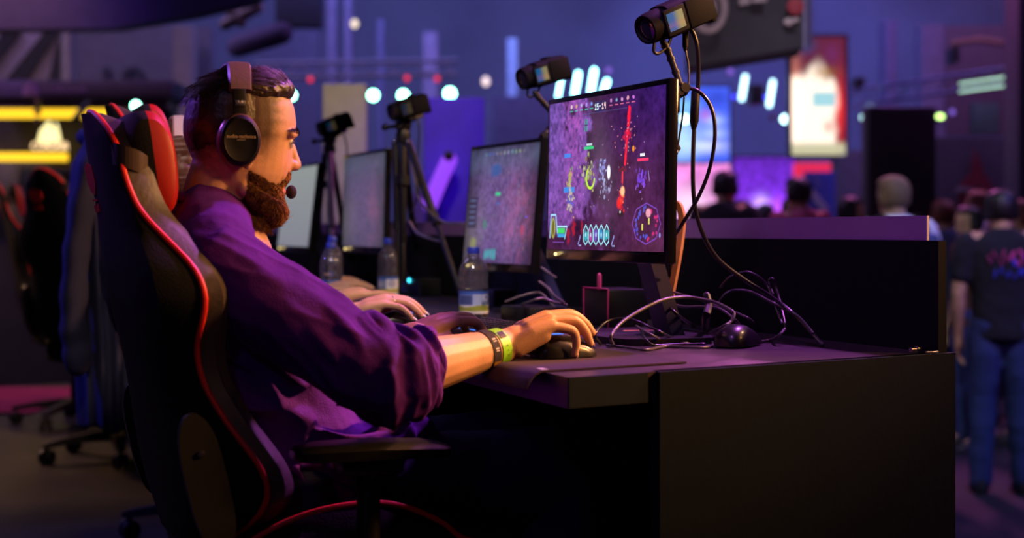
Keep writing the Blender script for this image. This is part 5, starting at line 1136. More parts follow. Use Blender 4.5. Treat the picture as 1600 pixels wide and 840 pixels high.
for i,(x0,x1,y0,y1,c) in enumerate(((0,30,255,300,(.16,.15,.14)),(35,60,262,320,(.02,.03,.05)),(62,80,258,310,(.10,.16,.20)),(84,104,264,330,(.03,.02,.03)))): slab('display_panel','','',x0,x1,y0,y1,14.2,.08,flat('booth_panel_%s'%'abcd'[i],c),False,bo)
def sail(mb,px,py,Y,s):
    for dx,pts in ((0,[(-.5,-.5),(-.36,.05),(.02,.5),(.14,.1),(.0,-.5)]),(0,[(.04,-.5),(.2,-.02),(.32,.42),(.46,-.12),(.52,-.46)])):
        mb.prism(pts,.06,basis(P(px,py,Y),Vector((1,0,0))*s[0],(0,0,s[1]),(0,-1,0)))
o=MB(); sail(o,78,206,14.35,(.20,.19)); o.build('logo',CREAM,bo,smooth=False)
def sign_text(body,px,py,Y,h,m,parent,name='lettering',wpx=None,d=.05):
    v,f=text(body,1,d); xs=[a.x for a in v]; ys=[a.y for a in v]; hh=h*Y/FPX/(max(ys)-min(ys)); ww=hh if wpx is None else wpx*Y/FPX/(max(xs)-min(xs))
    o=MB(); o.add([Vector((a.x*ww,(a.y-(max(ys)+min(ys))/2)*hh,a.z*hh)) for a in v],f,0,basis(P(px,py,Y),(1,0,0),(0,0,1),(0,-1,0))); return o.build(name,m,parent,smooth=False)
sign_text('CORSAIR',78,228,14.35,12,WARMT,bo,wpx=58); o=MB(); sail(o,49,139,13.75,(.13,.12)); o.build('logo',LILAC,bo,smooth=False); sign_text('CORSAIR',99,140,13.75,11,LILAC,bo,wpx=72)
for i,y in enumerate((159,174,188)): lamp_dot('spot_lamp','%s ring of the stack of three small lamps before the yellow strip'%('topmost','middle','lowest')[i],57,y,13.4,4.2,flat('copper_lamp_face',(.5,.25,.15),.3),'lamp',group='three stacked booth lamps')
GREENL=emit_mat('green_white_stage_light',(.28,1,.62),16)
lamp_dot('stage_light','green-white light at the far left above the red chair pillow',212,165,13.2,6.5,GREENL,'stage light')
cp=MB(); cp.tube([P(138,160,13.6),P(118,185,13.5)],.03,10); o=cp.build('bracket_arm',BLKPL); origin(o,P(138,160,13.6)); tag(o,'black slanting bracket across the yellow strip','bracket')
# striped panel, grey wall with number, drape
slab('striped_panel','black and pale diagonal striped panel at the top left','panel',-30,95,48,128,16,.2,flat('pale_panel_face',(.24,.20,.27)),False)
sp_=[x for x in C.objects if x.name.startswith('striped_panel')][-1]
for k in range(3):
    x=-60+k*68; o=MB(); q=[(x,126),(x+62,50),(x+96,50),(x+34,126)]; q=[(max(-30,min(94,a)),b) for a,b in q]; o.poly3([P(a,b,15.98) for a,b in q],(0,-.02,0)); o.build('stripe',flat('black_stripe',(.008,.007,.012)),sp_,smooth=False)
slab('pillar','pale grey pillar to the right of the striped panel','pillar',95,109,48,128,15.9,.3,flat('pillar_grey',(.20,.18,.19)),True)
hw=slab('number_wall','grey wall with a big dark number above the booth','partition',110,330,40,300,19,.3,flat('number_wall_grey',(.12,.105,.12)),True)
sign_text('10',187,126,18.95,44,flat('dark_number_paint',(.035,.03,.045)),hw,'number',wpx=66)
slab('pillar','brownish grey pillar behind the hair of the bearded man','pillar',270,300,40,300,18.5,.3,flat('pillar_brown',(.22,.18,.16)),True)
o=MB(); o.poly3([P(-40,-60,12.5),P(470,-60,12.5),P(395,2,12.5),P(300,24,12.5),P(180,44,12.5),P(-40,46,12.5)],(0,.25,0)); ob=o.build('hanging_drape',flat('deep_violet_drape',(.05,.03,.15),.85,bump=.4,bscale=3)); origin(ob,P(180,0,12.5)); tag(ob,'deep violet drape hanging across the top left','drape')
# centre: truss, columns, lights
TRM=flat('truss_aluminium',(.34,.31,.36),.5); 
def truss(label,a,b,h,m,name='lighting_truss',n=14):
    a=Vector(a);b=Vector(b); p=empty(name,a,label,'truss'); y=Vector((0,h*.8,0)); u=z1*h
    for q in (Vector(),u,y,u+y): o=MB(); o.tube([a+q,b+q],h*.11,8); o.build('chord',m,p)
    o=MB()
    for k in range(n):
        t0,t1=k/n,(k+1)/n; o.tube([a.lerp(b,t0)+(u if k%2 else Vector()),a.lerp(b,t1)+(Vector() if k%2 else u)],h*.06,6); o.tube([a.lerp(b,t0)+(y if k%2 else Vector()),a.lerp(b,t1)+(Vector() if k%2 else y)],h*.06,6)
    o.build('lacing',m,p); return p
truss('pale horizontal truss above the row of green stage lights',P(400,121,19),P(712,116,19),.17,TRM)
for i,(x,w,yt,c,lab) in enumerate(((518,14,-20,(.20,.15,.21),'pinkish column left of the cream board'),(543,10,-20,(.22,.17,.24),'thin pinkish column rising over the cream board'),(594,9,30,(.16,.14,.22),'thin blue-grey column above the nearer tripod'),(672,22,50,(.30,.22,.28),'stout pale column above the violet-lit board'),(800,16,60,(.20,.17,.26),'lilac column above the second monitor'))):
    slab('column',lab,'column',x-w/2,x+w/2,yt,340,22,.35,flat('column_%s'%'abcde'[i],c),True)
PARL=[(583,149,9.5,'leftmost green stage light, right of the cream board'),(630,149,9.5,'middle green stage light, behind the nearer camcorder'),(703,146,10.5,'rightmost green stage light, over the violet-lit board'),(455,149,8.5,'green stage light peeping out at the forehead of the bearded man')]
for x,y,r,l in PARL: lamp_dot('stage_light',l,x,y,18,r*.80,GREENL,'stage light',group=None)
REDD=emit_mat('red_indicator',(1,.03,.08),1.2)
for x,y,l in ((437,122,'red lamp just above the hair of the bearded man'),(485,124,'red lamp above the farther camcorder, left one'),(636,122,'dim red lamp above the nearer camcorder'),(683,123,'dim red lamp right of the stout pale column foot')): lamp_dot('indicator_lamp',l,x,y,18,4.2,REDD,'lamp')
for x,y,r,c,l in ((462,35,5.5,(.5,.8,1),'small blue-white lamp high above the head of the bearded man'),(498,15,5,(1,.4,.1),'small orange lamp near the top edge'),(554,37,5,(1,.8,.6),'small warm lamp high between the columns'),(759,127,5.5,(1,.75,.75),'small pinkish lamp left of the camcorder with lit display')): lamp_dot('hall_lamp',l,x,y,22,r,emit_mat('hall_lamp_face',c,1.6),'lamp',sy=1.3)
mh=empty('moving_light',P(372,30,13),'slanting pale moving light fixture under the violet drape','stage light'); o=MB(); o.tube([P(352,38,13),P(402,12,13)],.05,12); o.tube([P(362,20,13),P(376,34,13)],.05,10); o.build('housing',flat('pale_fixture',(.5,.42,.4)),mh); o=MB(); o.tube([P(440,52,14),P(372,72,14)],.10,10); o.build('barrel',flat('violet_fixture',(.12,.10,.22)),mh)
slab('high_gantry','dark slanting gantry high behind the head of the bearded man','gantry',430,500,-20,40,20,.4,flat('gantry_dark',(.02,.018,.03)),False)
slab('back_drape','brownish hall panel behind the pale columns','panel',405,500,40,330,24,.2,flat('panel_brown',(.07,.05,.07)),True)
slab('display_board','cream display board seen edge-on behind the farther tripod','board',504,572,131,420,9.2,.08,flat('cream_board',(.52,.45,.38)),True,yaw=0)
bb=slab('display_board','violet-lit blue board behind the nearer tripod','board',662,757,152,400,8.6,.08,flat('blue_violet_board',(.08,.03,.55)),True)
UVT=emit_mat('violet_tube_light',(.32,.06,1),1.0)
o=MB(); o.tube([P(702,250,8.5),P(690,275,8.5),P(672,318,8.5)],.042,12); tl=empty('tube_light',on_floor(672,8.5),'violet tube light leaning in front of the blue board','tube light'); o.build('tube',UVT,tl); o=MB(); o.tube([on_floor(672,8.5),P(672,320,8.5)],.02,8); o.lathe([(.0001,0),(.14,0),(.14,.02),(.0001,.02)],20,Matrix.Translation(on_floor(672,8.5))); o.build('stand',BLKPL,tl); o=MB(); o.ell(P(701,243,8.46),(.028,.02,.028)); o.build('lamp_head',BLKPL,tl)
for x0,x1,y0,y1,c,l in ((640,662,300,345,(.10,.04,.30),'dim violet box between the tripod and the blue board'),(760,860,150,330,(.10,.09,.16),'blue-grey hall panel behind the second monitor')): slab('hall_board',l,'board',x0,x1,y0,y1,20 if x0>700 else 10,.2,flat('hall_panel_%d'%x0,c),True)
# light tubes right of centre
CYT=emit_mat('cyan_white_tube',(.35,.95,1),8); CYT2=emit_mat('cyan_white_tube_dim',(.5,.85,1),4)
for x,y0,y1,t,l in ((902,115,146,6,'leftmost cyan light tube above the largest monitor'),(927,110,143,6,'second cyan light tube above the largest monitor'),(947,127,142,6,'short cyan light tube above the largest monitor'),(1163,120,154,6,'cyan light tube left of the loudspeaker, under the hanging banner'),(1206,128,164,6,'cyan light tube right of the loudspeaker, under the hanging banner'),(876,120,150,4,'cyan light tube hidden behind the camcorder battery')):
    o=MB(); Y=17; o.tube([P(x-4,y1,Y),P(x+1.5,y0,Y)],t*.66*Y/FPX,14); ob=o.build('light_tube',CYT if x<1000 else CYT2); origin(ob,P(x,y1,Y)); tag(ob,l,'light tube')
BLUED=emit_mat('deep_blue_lamp',(.05,.05,1),3); VIOD=emit_mat('violet_lamp',(.3,.15,.9),.9); WHC=emit_mat('white_cyan_lamp',(.55,.95,1),6); YGL=emit_mat('yellow_green_lamp',(.6,1,.25),4)
for x,y,r,m,l in ((951,110,6,VIOD,'violet lamp above the short cyan tube'),(1147,151,4.5,BLUED,'left deep blue lamp under the banner'),(1197,152,4.5,BLUED,'right deep blue lamp under the banner'),(1141,112,6,VIOD,'dim violet lamp at the banner edge'),(1227,186,8.5,WHC,'round white lamp left of the glowing poster'),(1352,183,8.5,WHC,'round white lamp right of the glowing poster'),(1070,186,8,WHC,'round white lamp in front of the blue display wall'),(1488,175,5.5,VIOD,'small violet lamp by the right column'),(1469,182,8,YGL,'yellow-green lamp at the dark tall panel'),(1207,183,5,flat('dim_red_lens',(.3,.05,.1)),'dim reddish lamp under the right cyan tube')): lamp_dot('stage_light',l,x,y,17,r*.8,m,'stage light',sy=.6 if m is YGL else 1)
slab('loudspeaker','black loudspeaker between the two cyan tubes under the banner','loudspeaker',1174,1194,132,162,17,.4,BLKPL,False)
# pictures of the far displays
def paint_panel(w,h,fn):
    y,x=np.mgrid[0:h,0:w]; return np.clip(fn(x/(w-1),1-y/(h-1)),0,4)
def bl(u,v,cx,cy,rx,ry): return np.exp(-(((u-cx)/rx)**2+((v-cy)/ry)**2))[...,None]
def ledfn(u,v):
    im=np.ones(u.shape+(3,))*np.array([.05,.11,.85]); 
    for cx,cy,rx,ry,c in ((.30,.75,.2,.12,(.2,.6,.9)),(.75,.55,.16,.08,(.5,.65,1)),(.75,.38,.2,.06,(.55,.7,1)),(.6,.2,.35,.08,(.75,.8,1)),(.25,.3,.25,.3,(.5,.8,1)),(.62,.62,.09,.07,(.5,.12,.6)),(.8,.85,.2,.1,(.02,.05,.5))): im=im*(1-.85*bl(u,v,cx,cy,rx,ry))+.85*bl(u,v,cx,cy,rx,ry)*np.array(c)
    return im*(1+.25*np.sin(v*60))[...,None]
def wallfn(u,v):
    n=fbm(np.stack([u.ravel()*22,v.ravel()*18,0*u.ravel()],1),4,2).reshape(u.shape)
    im=np.array([.22,.03,.85])*(1+.5*n)[...,None]; im=im+bl(u,v,.55,.15,.5,.16)*np.array([.6,.1,.6])*(1+.8*n)[...,None]+bl(u,v,.45,.3,.12,.12)*.5
    return im*(.35+.65*(1-v))[...,None]
def pinkfn(u,v):
    n=fbm(np.stack([u.ravel()*9,v.ravel()*6,0*u.ravel()],1),14,2).reshape(u.shape)
    im=np.array([.75,.22,.62])*(1+.35*n)[...,None]; im=im*(1-bl(u,v,.35,.35,.3,.25))+bl(u,v,.35,.35,.3,.25)*np.array([.85,.6,.8]); im=im*(1-.9*bl(u,v,.08,.3,.1,.2))+.9*bl(u,v,.08,.3,.1,.2)*np.array([.12,.08,.2])
    im=im*(1-bl(u,v,.95,.35,.12,.25))+bl(u,v,.95,.35,.12,.25)*np.array([.8,.4,.4]); return im
def posterfn(u,v):
    im=np.ones(u.shape+(3,))*np.array([.16,.018,.045]); n=fbm(np.stack([u.ravel()*4,v.ravel()*7,0*u.ravel()],1),8,2).reshape(u.shape)
    g=(sm(.86-u+.05*n,-.05,.12)*sm(.76-v+.08*n-.7*(u-.38)**2,-.04,.10))[...,None]; im=im*(1-g)+g*np.array([1.6,1.38,1.15]); im+=bl(u,v,.05,.45,.12,.35)*np.array([.9,.35,.2]); im+=bl(u,v,.9,.38,.10,.25)*np.array([.9,.02,.0]); im=im*(1-.8*bl(u,v,.6,.70,.2,.05))+.8*bl(u,v,.6,.70,.2,.05)*np.array([.5,.22,.03])
    m=((np.abs(u-.60)<.21)&(np.abs(v-.475)<.06))[...,None]*1.0; im=im*(1-.75*m)+.75*m*np.array([.1,.7,.9]); m=bl(u,v,.68,.24,.08,.05); im=im*(1-.7*m)+.7*m*np.array([1.0,.15,.12])
    m=sm(.1-v,-.03,.03)[...,None]; im=im*(1-m)+m*np.array([.75,.70,.45]); m=bl(u,v,.25,.93,.2,.07); im=im*(1-m)+m*np.array([.03,.06,.2]); m=bl(u,v,.75,.86,.12,.08); im=im*(1-.6*m)+m*np.array([.12,.02,.12])
    return im*(1-sm(v,.72,.85)[...,None]*.0)
def screen_wall(name,label,cat,x0,x1,y0,y1,Y,fn,s,w=90,h=90):
    a=P(x0,y1,Y); b=P(x1,y0,Y); p=empty(name,Vector(((a.x+b.x)/2,Y,a.z)),label,cat)
    panel_mesh(paint_panel(w,h,fn),a,(b.x-a.x,0,0),(0,0,b.z-a.z),'picture_face',screen_mat(name+'_picture',s,.5,.2),p)
    o=MB(); o.box((b.x-a.x+.06,.15,b.z-a.z+.06),at=((a.x+b.x)/2,Y+.08,(a.z+b.z)/2)); o.build('cabinet',BLKPL,p,smooth=False); return p
screen_wall('display_wall','large blue-white display wall behind the cable loop','display',1040,1140,136,252,20,ledfn,1.25)
screen_wall('display_wall','violet and pink sparkling display wall behind the crowd','display',1146,1242,246,348,21,wallfn,1.5)
screen_wall('display_wall','pink display wall at the left of the crowd','display',1030,1152,254,352,21.5,pinkfn,1.35)
screen_wall('light_box_poster','tall glowing white and red poster at the upper right','poster',1237,1321,58,242,16,posterfn,.85)
slab('booth_panel','red panel under the glowing poster','panel',1243,1306,254,284,17.5,.2,emit_mat('red_lit_panel',(.8,.02,.08),1.0),False)
bn=slab('roll_up_banner','blue banner with a slanting white stripe under the glowing poster','banner',1257,1306,268,346,15,.06,flat('blue_banner',(.05,.10,.55)),True)
o=MB(); o.poly3([P(1262,298,14.98),P(1272,296,14.98),P(1296,326,14.98),P(1286,332,14.98)],(0,.015,0)); o.build('white_stripe',flat('banner_white',(.6,.6,.75)),bn,smooth=False); o=MB(); o.poly3([P(1272,274,14.98),P(1278,272,14.98),P(1284,292,14.98),P(1276,292,14.98)],(0,.015,0)); o.build('pale_mark',flat('banner_white2',(.2,.22,.6)),bn,smooth=False)
slab('partition','grey partition between the blue banner and the dark tall panel','partition',1306,1358,234,345,16,.25,flat('slate_partition',(.13,.14,.20)),True)
slab('tall_panel','tall dark maroon panel behind the man with the backpack','panel',1357,1463,167,400,12.5,.25,flat('dark_maroon_panel',(.022,.012,.02)),True)
rw=slab('partition','dark grey partition with a red emblem at the far right','partition',1463,1660,214,400,14.5,.25,flat('dark_slate_partition',(.075,.075,.10)),True)
RED2=flat('dull_red_paint',(.30,.03,.05)); o=MB()
o.prism([(-.10,-.30),(-.16,-.12),(-.12,.02),(-.04,.10),(-.02,.34),(.03,.14),(.02,.30),(.07,.10),(.14,.0),(.20,-.16),(.12,-.10),(.02,-.02),(-.06,-.08),(-.10,-.16)],.02,basis(P(1524,287,14.48),(1,0,0),(0,0,1),(0,-1,0))); o.build('red_emblem',RED2,rw,smooth=False)
o=MB(); o.prism([(-.12,.0),(-.09,.045),(.03,.03),(.10,-.04),(.0,.0)],.02,basis(P(1513,299,14.46),(1,0,0),(0,0,1),(0,-1,0))); o.build('pale_emblem',flat('pale_paint',(.4,.4,.4)),rw,smooth=False)
# right structure
tr=truss('long violet-lit truss running out to the right edge',P(1322,166,17),P(1592,129,15),.16,flat('violet_lit_truss',(.30,.22,.5),.4),n=18)
EDL=emit_mat('greenish_white_strip',(.6,1,.75),1.2)
for y0,y1 in ((131,118),(143,131)): o=MB(); o.tube([P(1500,y0,15.2),P(1588,y1,14.8)],.010,10); ob=o.build('light_strip',EDL); origin(ob,P(1588,y1,14.8)); tag(ob,'upper pale green light strip at the right end of the truss' if y0<135 else 'lower pale green light strip at the right end of the truss','light strip')
for i,(x0,x1,yt,Y,c,l) in enumerate(((1383,1402,30,22,(.13,.10,.18),'narrow dim column behind the tall dark panel'),(1440,1476,38,20,(.15,.12,.18),'wide dim column right of the tall dark panel'),(1592,1640,-20,13,(.02,.03,.06),'dark column at the right edge'))): slab('column',l,'column',x0,x1,yt,345,Y,.4,flat('right_column_%s'%'abc'[i],c),True)
slab('warm_board','dim warm-lit panel high at the right','panel',1478,1592,40,212,21,.2,flat('warm_hall_panel',(.10,.05,.06)),False)
slab('green_board','small dim green panel over the right partition','panel',1520,1562,160,208,20,.15,flat('green_hall_panel',(.03,.08,.05)),False)
o=MB(); o.tube([P(1490,68,19),P(1530,62,19),P(1580,70,19)],.04,8); ob=o.build('duct',flat('copper_duct',(.28,.12,.07))); origin(ob,P(1530,62,19)); tag(ob,'thin copper-coloured duct high at the right','duct')
for i,(x,y,w,h_) in enumerate(((1345,130,14,20),(1495,85,10,25),(1140,60,0,0))):
    if w: slab('loudspeaker',['black loudspeaker right of the glowing poster','black loudspeaker high at the right'][i],'loudspeaker',x-w/2,x+w/2,y-h_/2,y+h_/2,16.8,.3,BLKPL,False)
# hanging banner
hb=empty('hanging_banner',P(1170,60,9),'dark hanging banner with a pale ring emblem at the top right of centre','banner'); o=MB(); o.poly3([P(1072,-70,8.7),P(1255,-70,9.0),P(1255,74,9.0),P(1072,104,8.7)],(.05,.5,0)); o.build('banner_face',flat('charcoal_banner',(.045,.035,.05)),hb,smooth=False)
o=MB(); o.poly3([P(1255,-70,8.99),P(1266,-70,9.3),P(1266,71,9.3),P(1255,74,8.99)],(.012,0,0)); o.build('edge_band',flat('banner_edge',(.22,.18,.32)),hb,smooth=False)
PALEP=flat('pale_pink_print',(.42,.30,.33)); pr=MB(); Mb=basis(P(1107,12,8.66),(1,.03,0),(0,0,1),(0,-1,0))
pr.tube([Mb@Vector((.085*math.cos(t),.12*math.sin(t),0)) for t in np.linspace(R(-150),R(170),30)],.022,8); pr.tube([Mb@Vector((.035*math.cos(t),.05*math.sin(t),0)) for t in np.linspace(R(-60),R(200),16)],.014,8); pr.build('ring_emblem',PALEP,hb)
o=MB()
for bx0,bx1,by0,by1 in ((1133,1152,-16,11),(1155,1172,-16,8),(1176,1198,-17,4)): o.poly3([P(bx0,by0,8.80),P(bx1,by0-1,8.83),P(bx1,by1-2,8.83),P(bx0,by1,8.80)],(0,.012,0))
o.build('pale_blocks',PALEP,hb,smooth=False); o=MB(); o.ell(P(1243,10,8.92),(.05,.015,.05)); o.build('red_mark',RED2,hb); o=MB(); o.ell(P(1232,34,8.92),(.028,.01,.022)); o.tube([P(1236,33,8.92),P(1246,31,8.92)],.012,8); o.build('pale_mark',PALEP,hb)
# red carpet patch and stool at the left
o=MB(); o.box((1.5,1.35,.012),at=(-3.30,9.15,.007)); ob=o.build('red_carpet',mat('crimson_carpet',(.45,.015,.07),.9,bump=.3),None); origin(ob,(-3.30,9.15,.001)); tag(ob,'crimson carpet on the stage beyond the chairs at left','carpet')
o=MB(); o.tube([Vector((-2.28,5.45,.012))+Vector((.13*math.cos(t)+.05,.2*math.sin(t),0)) for t in np.linspace(.3,5.2,30)],.006,8); ob=o.build('floor_cable',CABM); origin(ob,(-2.2,5.45,.006)); tag(ob,'black cable looping on the stage floor at the left edge','cable')
# ------------------------------------------------------------------ crowd
BLACKH=mat('black_hair',(.012,.008,.008),.5); SANDH=mat('sandy_cropped_hair',(.22,.13,.06),.7); REDH=mat('reddish_hair',(.16,.045,.02),.6)
cl={k:flat('cloth_'+k,c,.9) for k,c in dict(black=(.012,.011,.016),white=(.75,.75,.80),denim=(.03,.045,.15),grey=(.10,.10,.12),maroon=(.13,.02,.03),teal=(.04,.20,.28),blue=(.05,.07,.16),brown=(.10,.045,.02),tan=(.35,.2,.12),pink=(.4,.08,.15)).items()}
man2,ps=standing('man in dark printed T-shirt and jeans, back turned, at the right edge',2.86,9.35,R(84),FZ,1.77,BLACKH,cl['black'],cl['denim'])
Mw=Matrix.Translation((2.86,9.35,FZ))@rotz(R(84))@Matrix.Scale(1.80/1.705,4)
pm={'m':flat('magenta_shirt_print',(.60,.05,.22),.7),'b':flat('blue_shirt_print',(.05,.06,.75),.7)}
V=np.array([v.co for v in ps[2].data.vertices]); ps2_shirt=ps[2]
rgp=np.random.default_rng(12)
for key,spots in (('m',[(-.115+.031*i,1.315+.022*math.sin(i*2.1)) for i in range(9)]+[(-.09+.05*i,1.345+.01*math.sin(i*3)) for i in range(4)]),('b',[(-.085+.036*i,1.235+.016*math.sin(i*1.7)) for i in range(6)]+[(.02,1.295),(.075,1.325),(.115,1.30)])):
    o=MB()
    for y_,z_ in spots:
        # each mark: a short rounded stroke lying on the cloth
        a_=rgp.uniform(-.7,.7); L_=rgp.uniform(.010,.02); rows=[]
        for t_ in np.linspace(-1,1,5):
            yy=-y_-.025-math.sin(a_)*L_*t_; zz=z_+math.cos(a_)*L_*t_; d_=(V[:,1]-yy)**2+(V[:,2]-zz)**2; xb=V[np.argsort(d_)[:14],0].min(); rows.append((xb-.002,yy,zz))
        o.tube(rows,[.008,.011,.012,.011,.008],8,flat=.5)
    q=o.mesh('shirt_print',True,True,40,Vector())[0]; link('shirt_print',q,pm[key],ps2_shirt)
bp,ps2=standing('fair-haired man in a white shirt wearing a dark backpack, beyond the violet strip',P(1397,0,9.6).x,9.6,R(112),FZ,1.86,SANDH,cl['white'],cl['denim'])
o=MB(); o.box((.10,.27,.38),at=(-.195,0,1.20),bev=.03,seg=3); pk=o.mesh('backpack',True,True,40,Vector())[0]; ob=link('backpack',pk,flat('backpack_blue',(.06,.09,.20)),None); ob.location=bp.location; ob.rotation_euler=bp.rotation_euler; ob.scale=bp.scale; tag(ob,'blue-grey backpack on the man in the white shirt','backpack')
for q in (1,-1):
    o=MB(); o.tube(spline([(-.15,q*.10,1.10),(-.16,q*.11,1.36),(-.06,q*.115,1.475),(.08,q*.115,1.42),(.11,q*.11,1.25),(.0,q*.17,1.05)],5),.018,8,flat=.5); link('shoulder_strap',o.mesh('shoulder_strap',True,True,40,Vector())[0],BLKPL,ob)
def crowd(px,ytop,Y,hair,shirt,tr,face,label,kind='plain'):
    h=(CAMZ-(ytop-HOR)*Y/FPX)-FZ; standing(label,P(px,0,Y).x,Y,R(face),FZ,h,hair,shirt,tr,'crowd beyond the desk',kind)
crowd(1110,318,17,BLACKH,cl['grey'],cl['denim'],80,'dark-haired visitor at the left end of the crowd, near the wooden holder')
crowd(1158,312,14,BLACKH,cl['tan'],cl['denim'],75,'dark-haired visitor before the pink display wall')
crowd(1196,318,16.5,BLACKH,cl['pink'],cl['black'],95,'visitor in pink before the sparkling wall')
crowd(1236,309,15,BLACKH,cl['maroon'],cl['denim'],100,'dark visitor under the left edge of the glowing poster')
crowd(1133,266,13,BLACKH,cl['black'],cl['black'],60,'tall visitor whose dark head stands out against the pink wall')
crowd(1248,276,12.6,BLACKH,cl['pink'],cl['denim'],120,'tall dark-haired visitor left of the blue banner')
crowd(1327,307,12.4,BLACKH,cl['grey'],cl['denim'],0,'dark-haired visitor in profile before the grey partition')
crowd(1296,318,16.5,BLACKH,cl['brown'],cl['denim'],150,'small visitor half hidden right of the blue banner')
crowd(1474,312,12.2,REDH,cl['blue'],cl['denim'],95,'red-haired visitor in a blue shirt left of the man in the printed T-shirt')
crowd(1516,322,11.2,BLACKH,cl['brown'],cl['denim'],190,'visitor in a brown jacket behind the man in the printed T-shirt')
crowd(1531,298,12.8,SANDH,cl['white'],cl['denim'],200,'pale-faced visitor close to the ear of the man in the printed T-shirt')
crowd(1598,312,11.5,REDH,cl['teal'],cl['denim'],170,'visitor in teal cut by the right edge')
lamp_dot('ball_light','small white ball light beside the blue banner',1244,288,14.5,5.5,emit_mat('white_ball',(1,.9,.95),1.6),'lamp',body=False)
# ------------------------------------------------------------------ light, haze, camera
def light(kind,name,loc,target,col,power,size=.5,spot=60,blend=.4,size_y=None):
    l=bpy.data.lights.new(name,kind); l.energy=power; l.color=col
    if kind=='AREA':
        l.size=size
        if size_y: l.shape='RECTANGLE'; l.size_y=size_y
    if kind=='SPOT': l.spot_size=R(spot); l.spot_blend=blend; l.shadow_soft_size=size
    if kind=='POINT': l.shadow_soft_size=size
    o=bpy.data.objects.new(name,l); C.objects.link(o); o.location=loc; d=Vector(target)-Vector(loc); o.rotation_euler=d.to_track_quat('-Z','Y').to_euler(); return o
# stage lamps, with unseen fill spots added among them
light('SPOT','key_stage_lamp',(3.0,2.35,2.25),(-.22,2.7,1.02),(1,.42,.125),570,.28,27,.5)
light('SPOT','magenta_stage_lamp',(1.9,4.9,4.2),(-.25,2.75,1.0),(.75,.16,1),980,.2,34,.5)
light('SPOT','added_lap_fill',(2.2,3.6,2.62),(-.22,2.6,.655),(1,.36,.2),850,.04,7,.5)  # unseen warm spot added to light the sweatshirt folds over the lap
light('SPOT','blue_back_lamp',(-4.2,5.2,3.4),(-1.35,4.9,.9),(.08,.06,1),420,.2,26,.5)
light('SPOT','violet_front_lamp',(-1.5,-1.5,3.5),(.0,3.0,.8),(.48,.40,1),26,.3,60,.6)
light('SPOT','desk_wash_lamp',(-.2,1.2,3.2),(.9,3.6,.95),(.60,.20,1),95,.2,40,.6)
light('SPOT','row_key_lamp',(3.0,3.9,2.9),(.10,3.75,.9),(1,.50,.24),480,.2,58,.5)
light('SPOT','added_banner_fill',(1.2,6.2,.6),(1.4,8.8,2.2),(1,.8,.9),110,.2,36,.6)  # no fixture stands here: spot added so the hanging banner shows
light('SPOT','added_print_fill',(3.6,5.2,3.0),(2.85,9.3,.75),(.8,.3,1),170,.2,14,.5)  # unseen violet spot, added to lift the T-shirt print
light('SPOT','added_bottle_fill',(.0,1.3,3.3),(-.25,4.35,.85),(1,.76,.66),330,.2,30,.6)  # fill added from the camera side for bottles and labels, source unseen
light('SPOT','added_left_row_fill',(-.4,4.6,3.6),(-2.1,7.2,1.0),(1,.6,.5),260,.2,34,.6)  # extra unseen spot brightening the far chairs at left
light('SPOT','added_booth_violet_fill',(-4.2,9.5,5),(-4.3,13.8,2.2),(.4,.2,1),220,.3,50,.6)  # violet spot added to bring out the booth fascia
light('SPOT','added_head_side_fill',(1.5,.1,2.3),(-.40,2.58,1.02),(1,.46,.28),45,.2,12,.8)  # unseen soft warm fill added for neck and shoulder
light('SPOT','added_back_blue_fill',(3.5,24,8),(5.5,33,2.2),(.10,.16,1),2600,.4,60,.7)  # blue spot added to brighten the lower back wall
light('SPOT','rim_lamp',(-2.9,4.4,2.5),(-.52,2.68,1.16),(.32,.10,1),170,.15,9,.6)
light('SPOT','floor_amber_lamp',(-5.5,10.0,4.0),(-2.1,6.8,0),(1,.5,.12),520,.2,18,.5)
light('SPOT','right_blue_lamp',(5.2,6.5,4.5),(2.8,9.35,.2),(.10,.1,1),520,.2,40,.5)
light('SPOT','crowd_magenta_lamp',(3.0,15,5),(2.6,10.5,.6),(1,.2,.75),600,.3,70,.6)
light('SPOT','crowd_white_lamp',(2.0,5.5,5.5),(2.3,9.7,.9),(.8,.85,1),520,.3,30,.6)
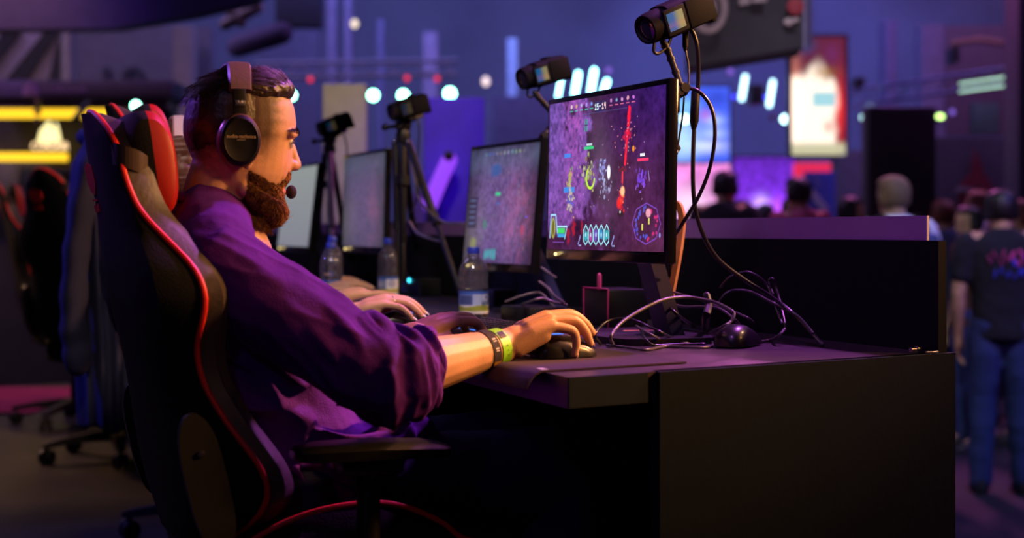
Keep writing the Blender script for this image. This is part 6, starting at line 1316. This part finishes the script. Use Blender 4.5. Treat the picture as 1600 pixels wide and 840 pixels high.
# hall lamps
light('AREA','hall_blue_wash',(-1,20,11),(0,32,3),(.14,.22,1),2100,6)
light('AREA','hall_violet_wash',(-9,12,10.5),(-6,18,2),(.6,.42,1),620,5)
light('AREA','hall_pink_wash',(8,14,10.5),(6,22,2),(.6,.28,1),750,5)
light('SPOT','booth_warm_lamp',(-4.2,11.6,4),(-4.3,14.4,1.2),(1,.62,.22),160,.3,80,.6)
light('SPOT','centre_board_lamp',(-.6,6.2,4.2),(-1.0,9.0,1.4),(1,.82,.6),260,.2,36,.6)
light('SPOT','violet_board_lamp',(.2,6.0,3.8),(-.35,8.6,1.2),(.22,.05,1),200,.2,30,.5)
for i,(x,y) in enumerate(((-1.0,18),(.6,20),(2.2,17))): light('SPOT','beam_lamp',(x,y,9),(x-.3,y+3,0),(.2,.42,1),6500,.1,16,.3)
# haze
hm=bpy.data.materials.new('thin_stage_haze'); hm.use_nodes=True; nt=hm.node_tree; nt.nodes.remove(nt.nodes['Principled BSDF'])
vs=nt.nodes.new('ShaderNodeVolumeScatter'); vs.inputs['Density'].default_value=.0045; vs.inputs['Color'].default_value=(.85,.85,1,1); vs.inputs['Anisotropy'].default_value=.2; nt.links.new(vs.outputs[0],nt.nodes['Material Output'].inputs['Volume'])
o=MB(); o.box((36,21,12),at=(0,22.4,5.5)); hz_o=o.build('haze',hm,None,smooth=False); tag(hz_o,'thin bluish haze hanging in the hall','haze',kind='stuff')
w=bpy.data.worlds.new('hall_dim'); bpy.context.scene.world=w; w.use_nodes=True; bg=w.node_tree.nodes['Background']; bg.inputs[0].default_value=(.25,.16,.6,1); bg.inputs[1].default_value=.012
cam=bpy.data.cameras.new('camera'); co=bpy.data.objects.new('camera',cam); C.objects.link(co); co.location=(0,0,CAMZ); co.rotation_euler=(R(90),0,0)
cam.sensor_fit='HORIZONTAL'; cam.sensor_width=36; cam.lens=36*FPX/1600; cam.shift_y=-(420-HOR)/1600; cam.clip_start=.05; cam.clip_end=200
cam.dof.use_dof=True; cam.dof.focus_distance=2.93; cam.dof.aperture_fstop=2.9
sc=bpy.context.scene; sc.camera=co; sc.view_settings.view_transform='Standard'; sc.view_settings.look='None'; sc.view_settings.gamma=1; sc.view_settings.exposure=0
try: sc.view_settings.use_curve_mapping=False
except Exception: pass
sc.cycles.use_denoising=True; sc.cycles.max_bounces=8; sc.cycles.transparent_max_bounces=16; sc.cycles.volume_step_rate=4; sc.cycles.sample_clamp_indirect=4; sc.cycles.caustics_reflective=False; sc.cycles.caustics_refractive=False
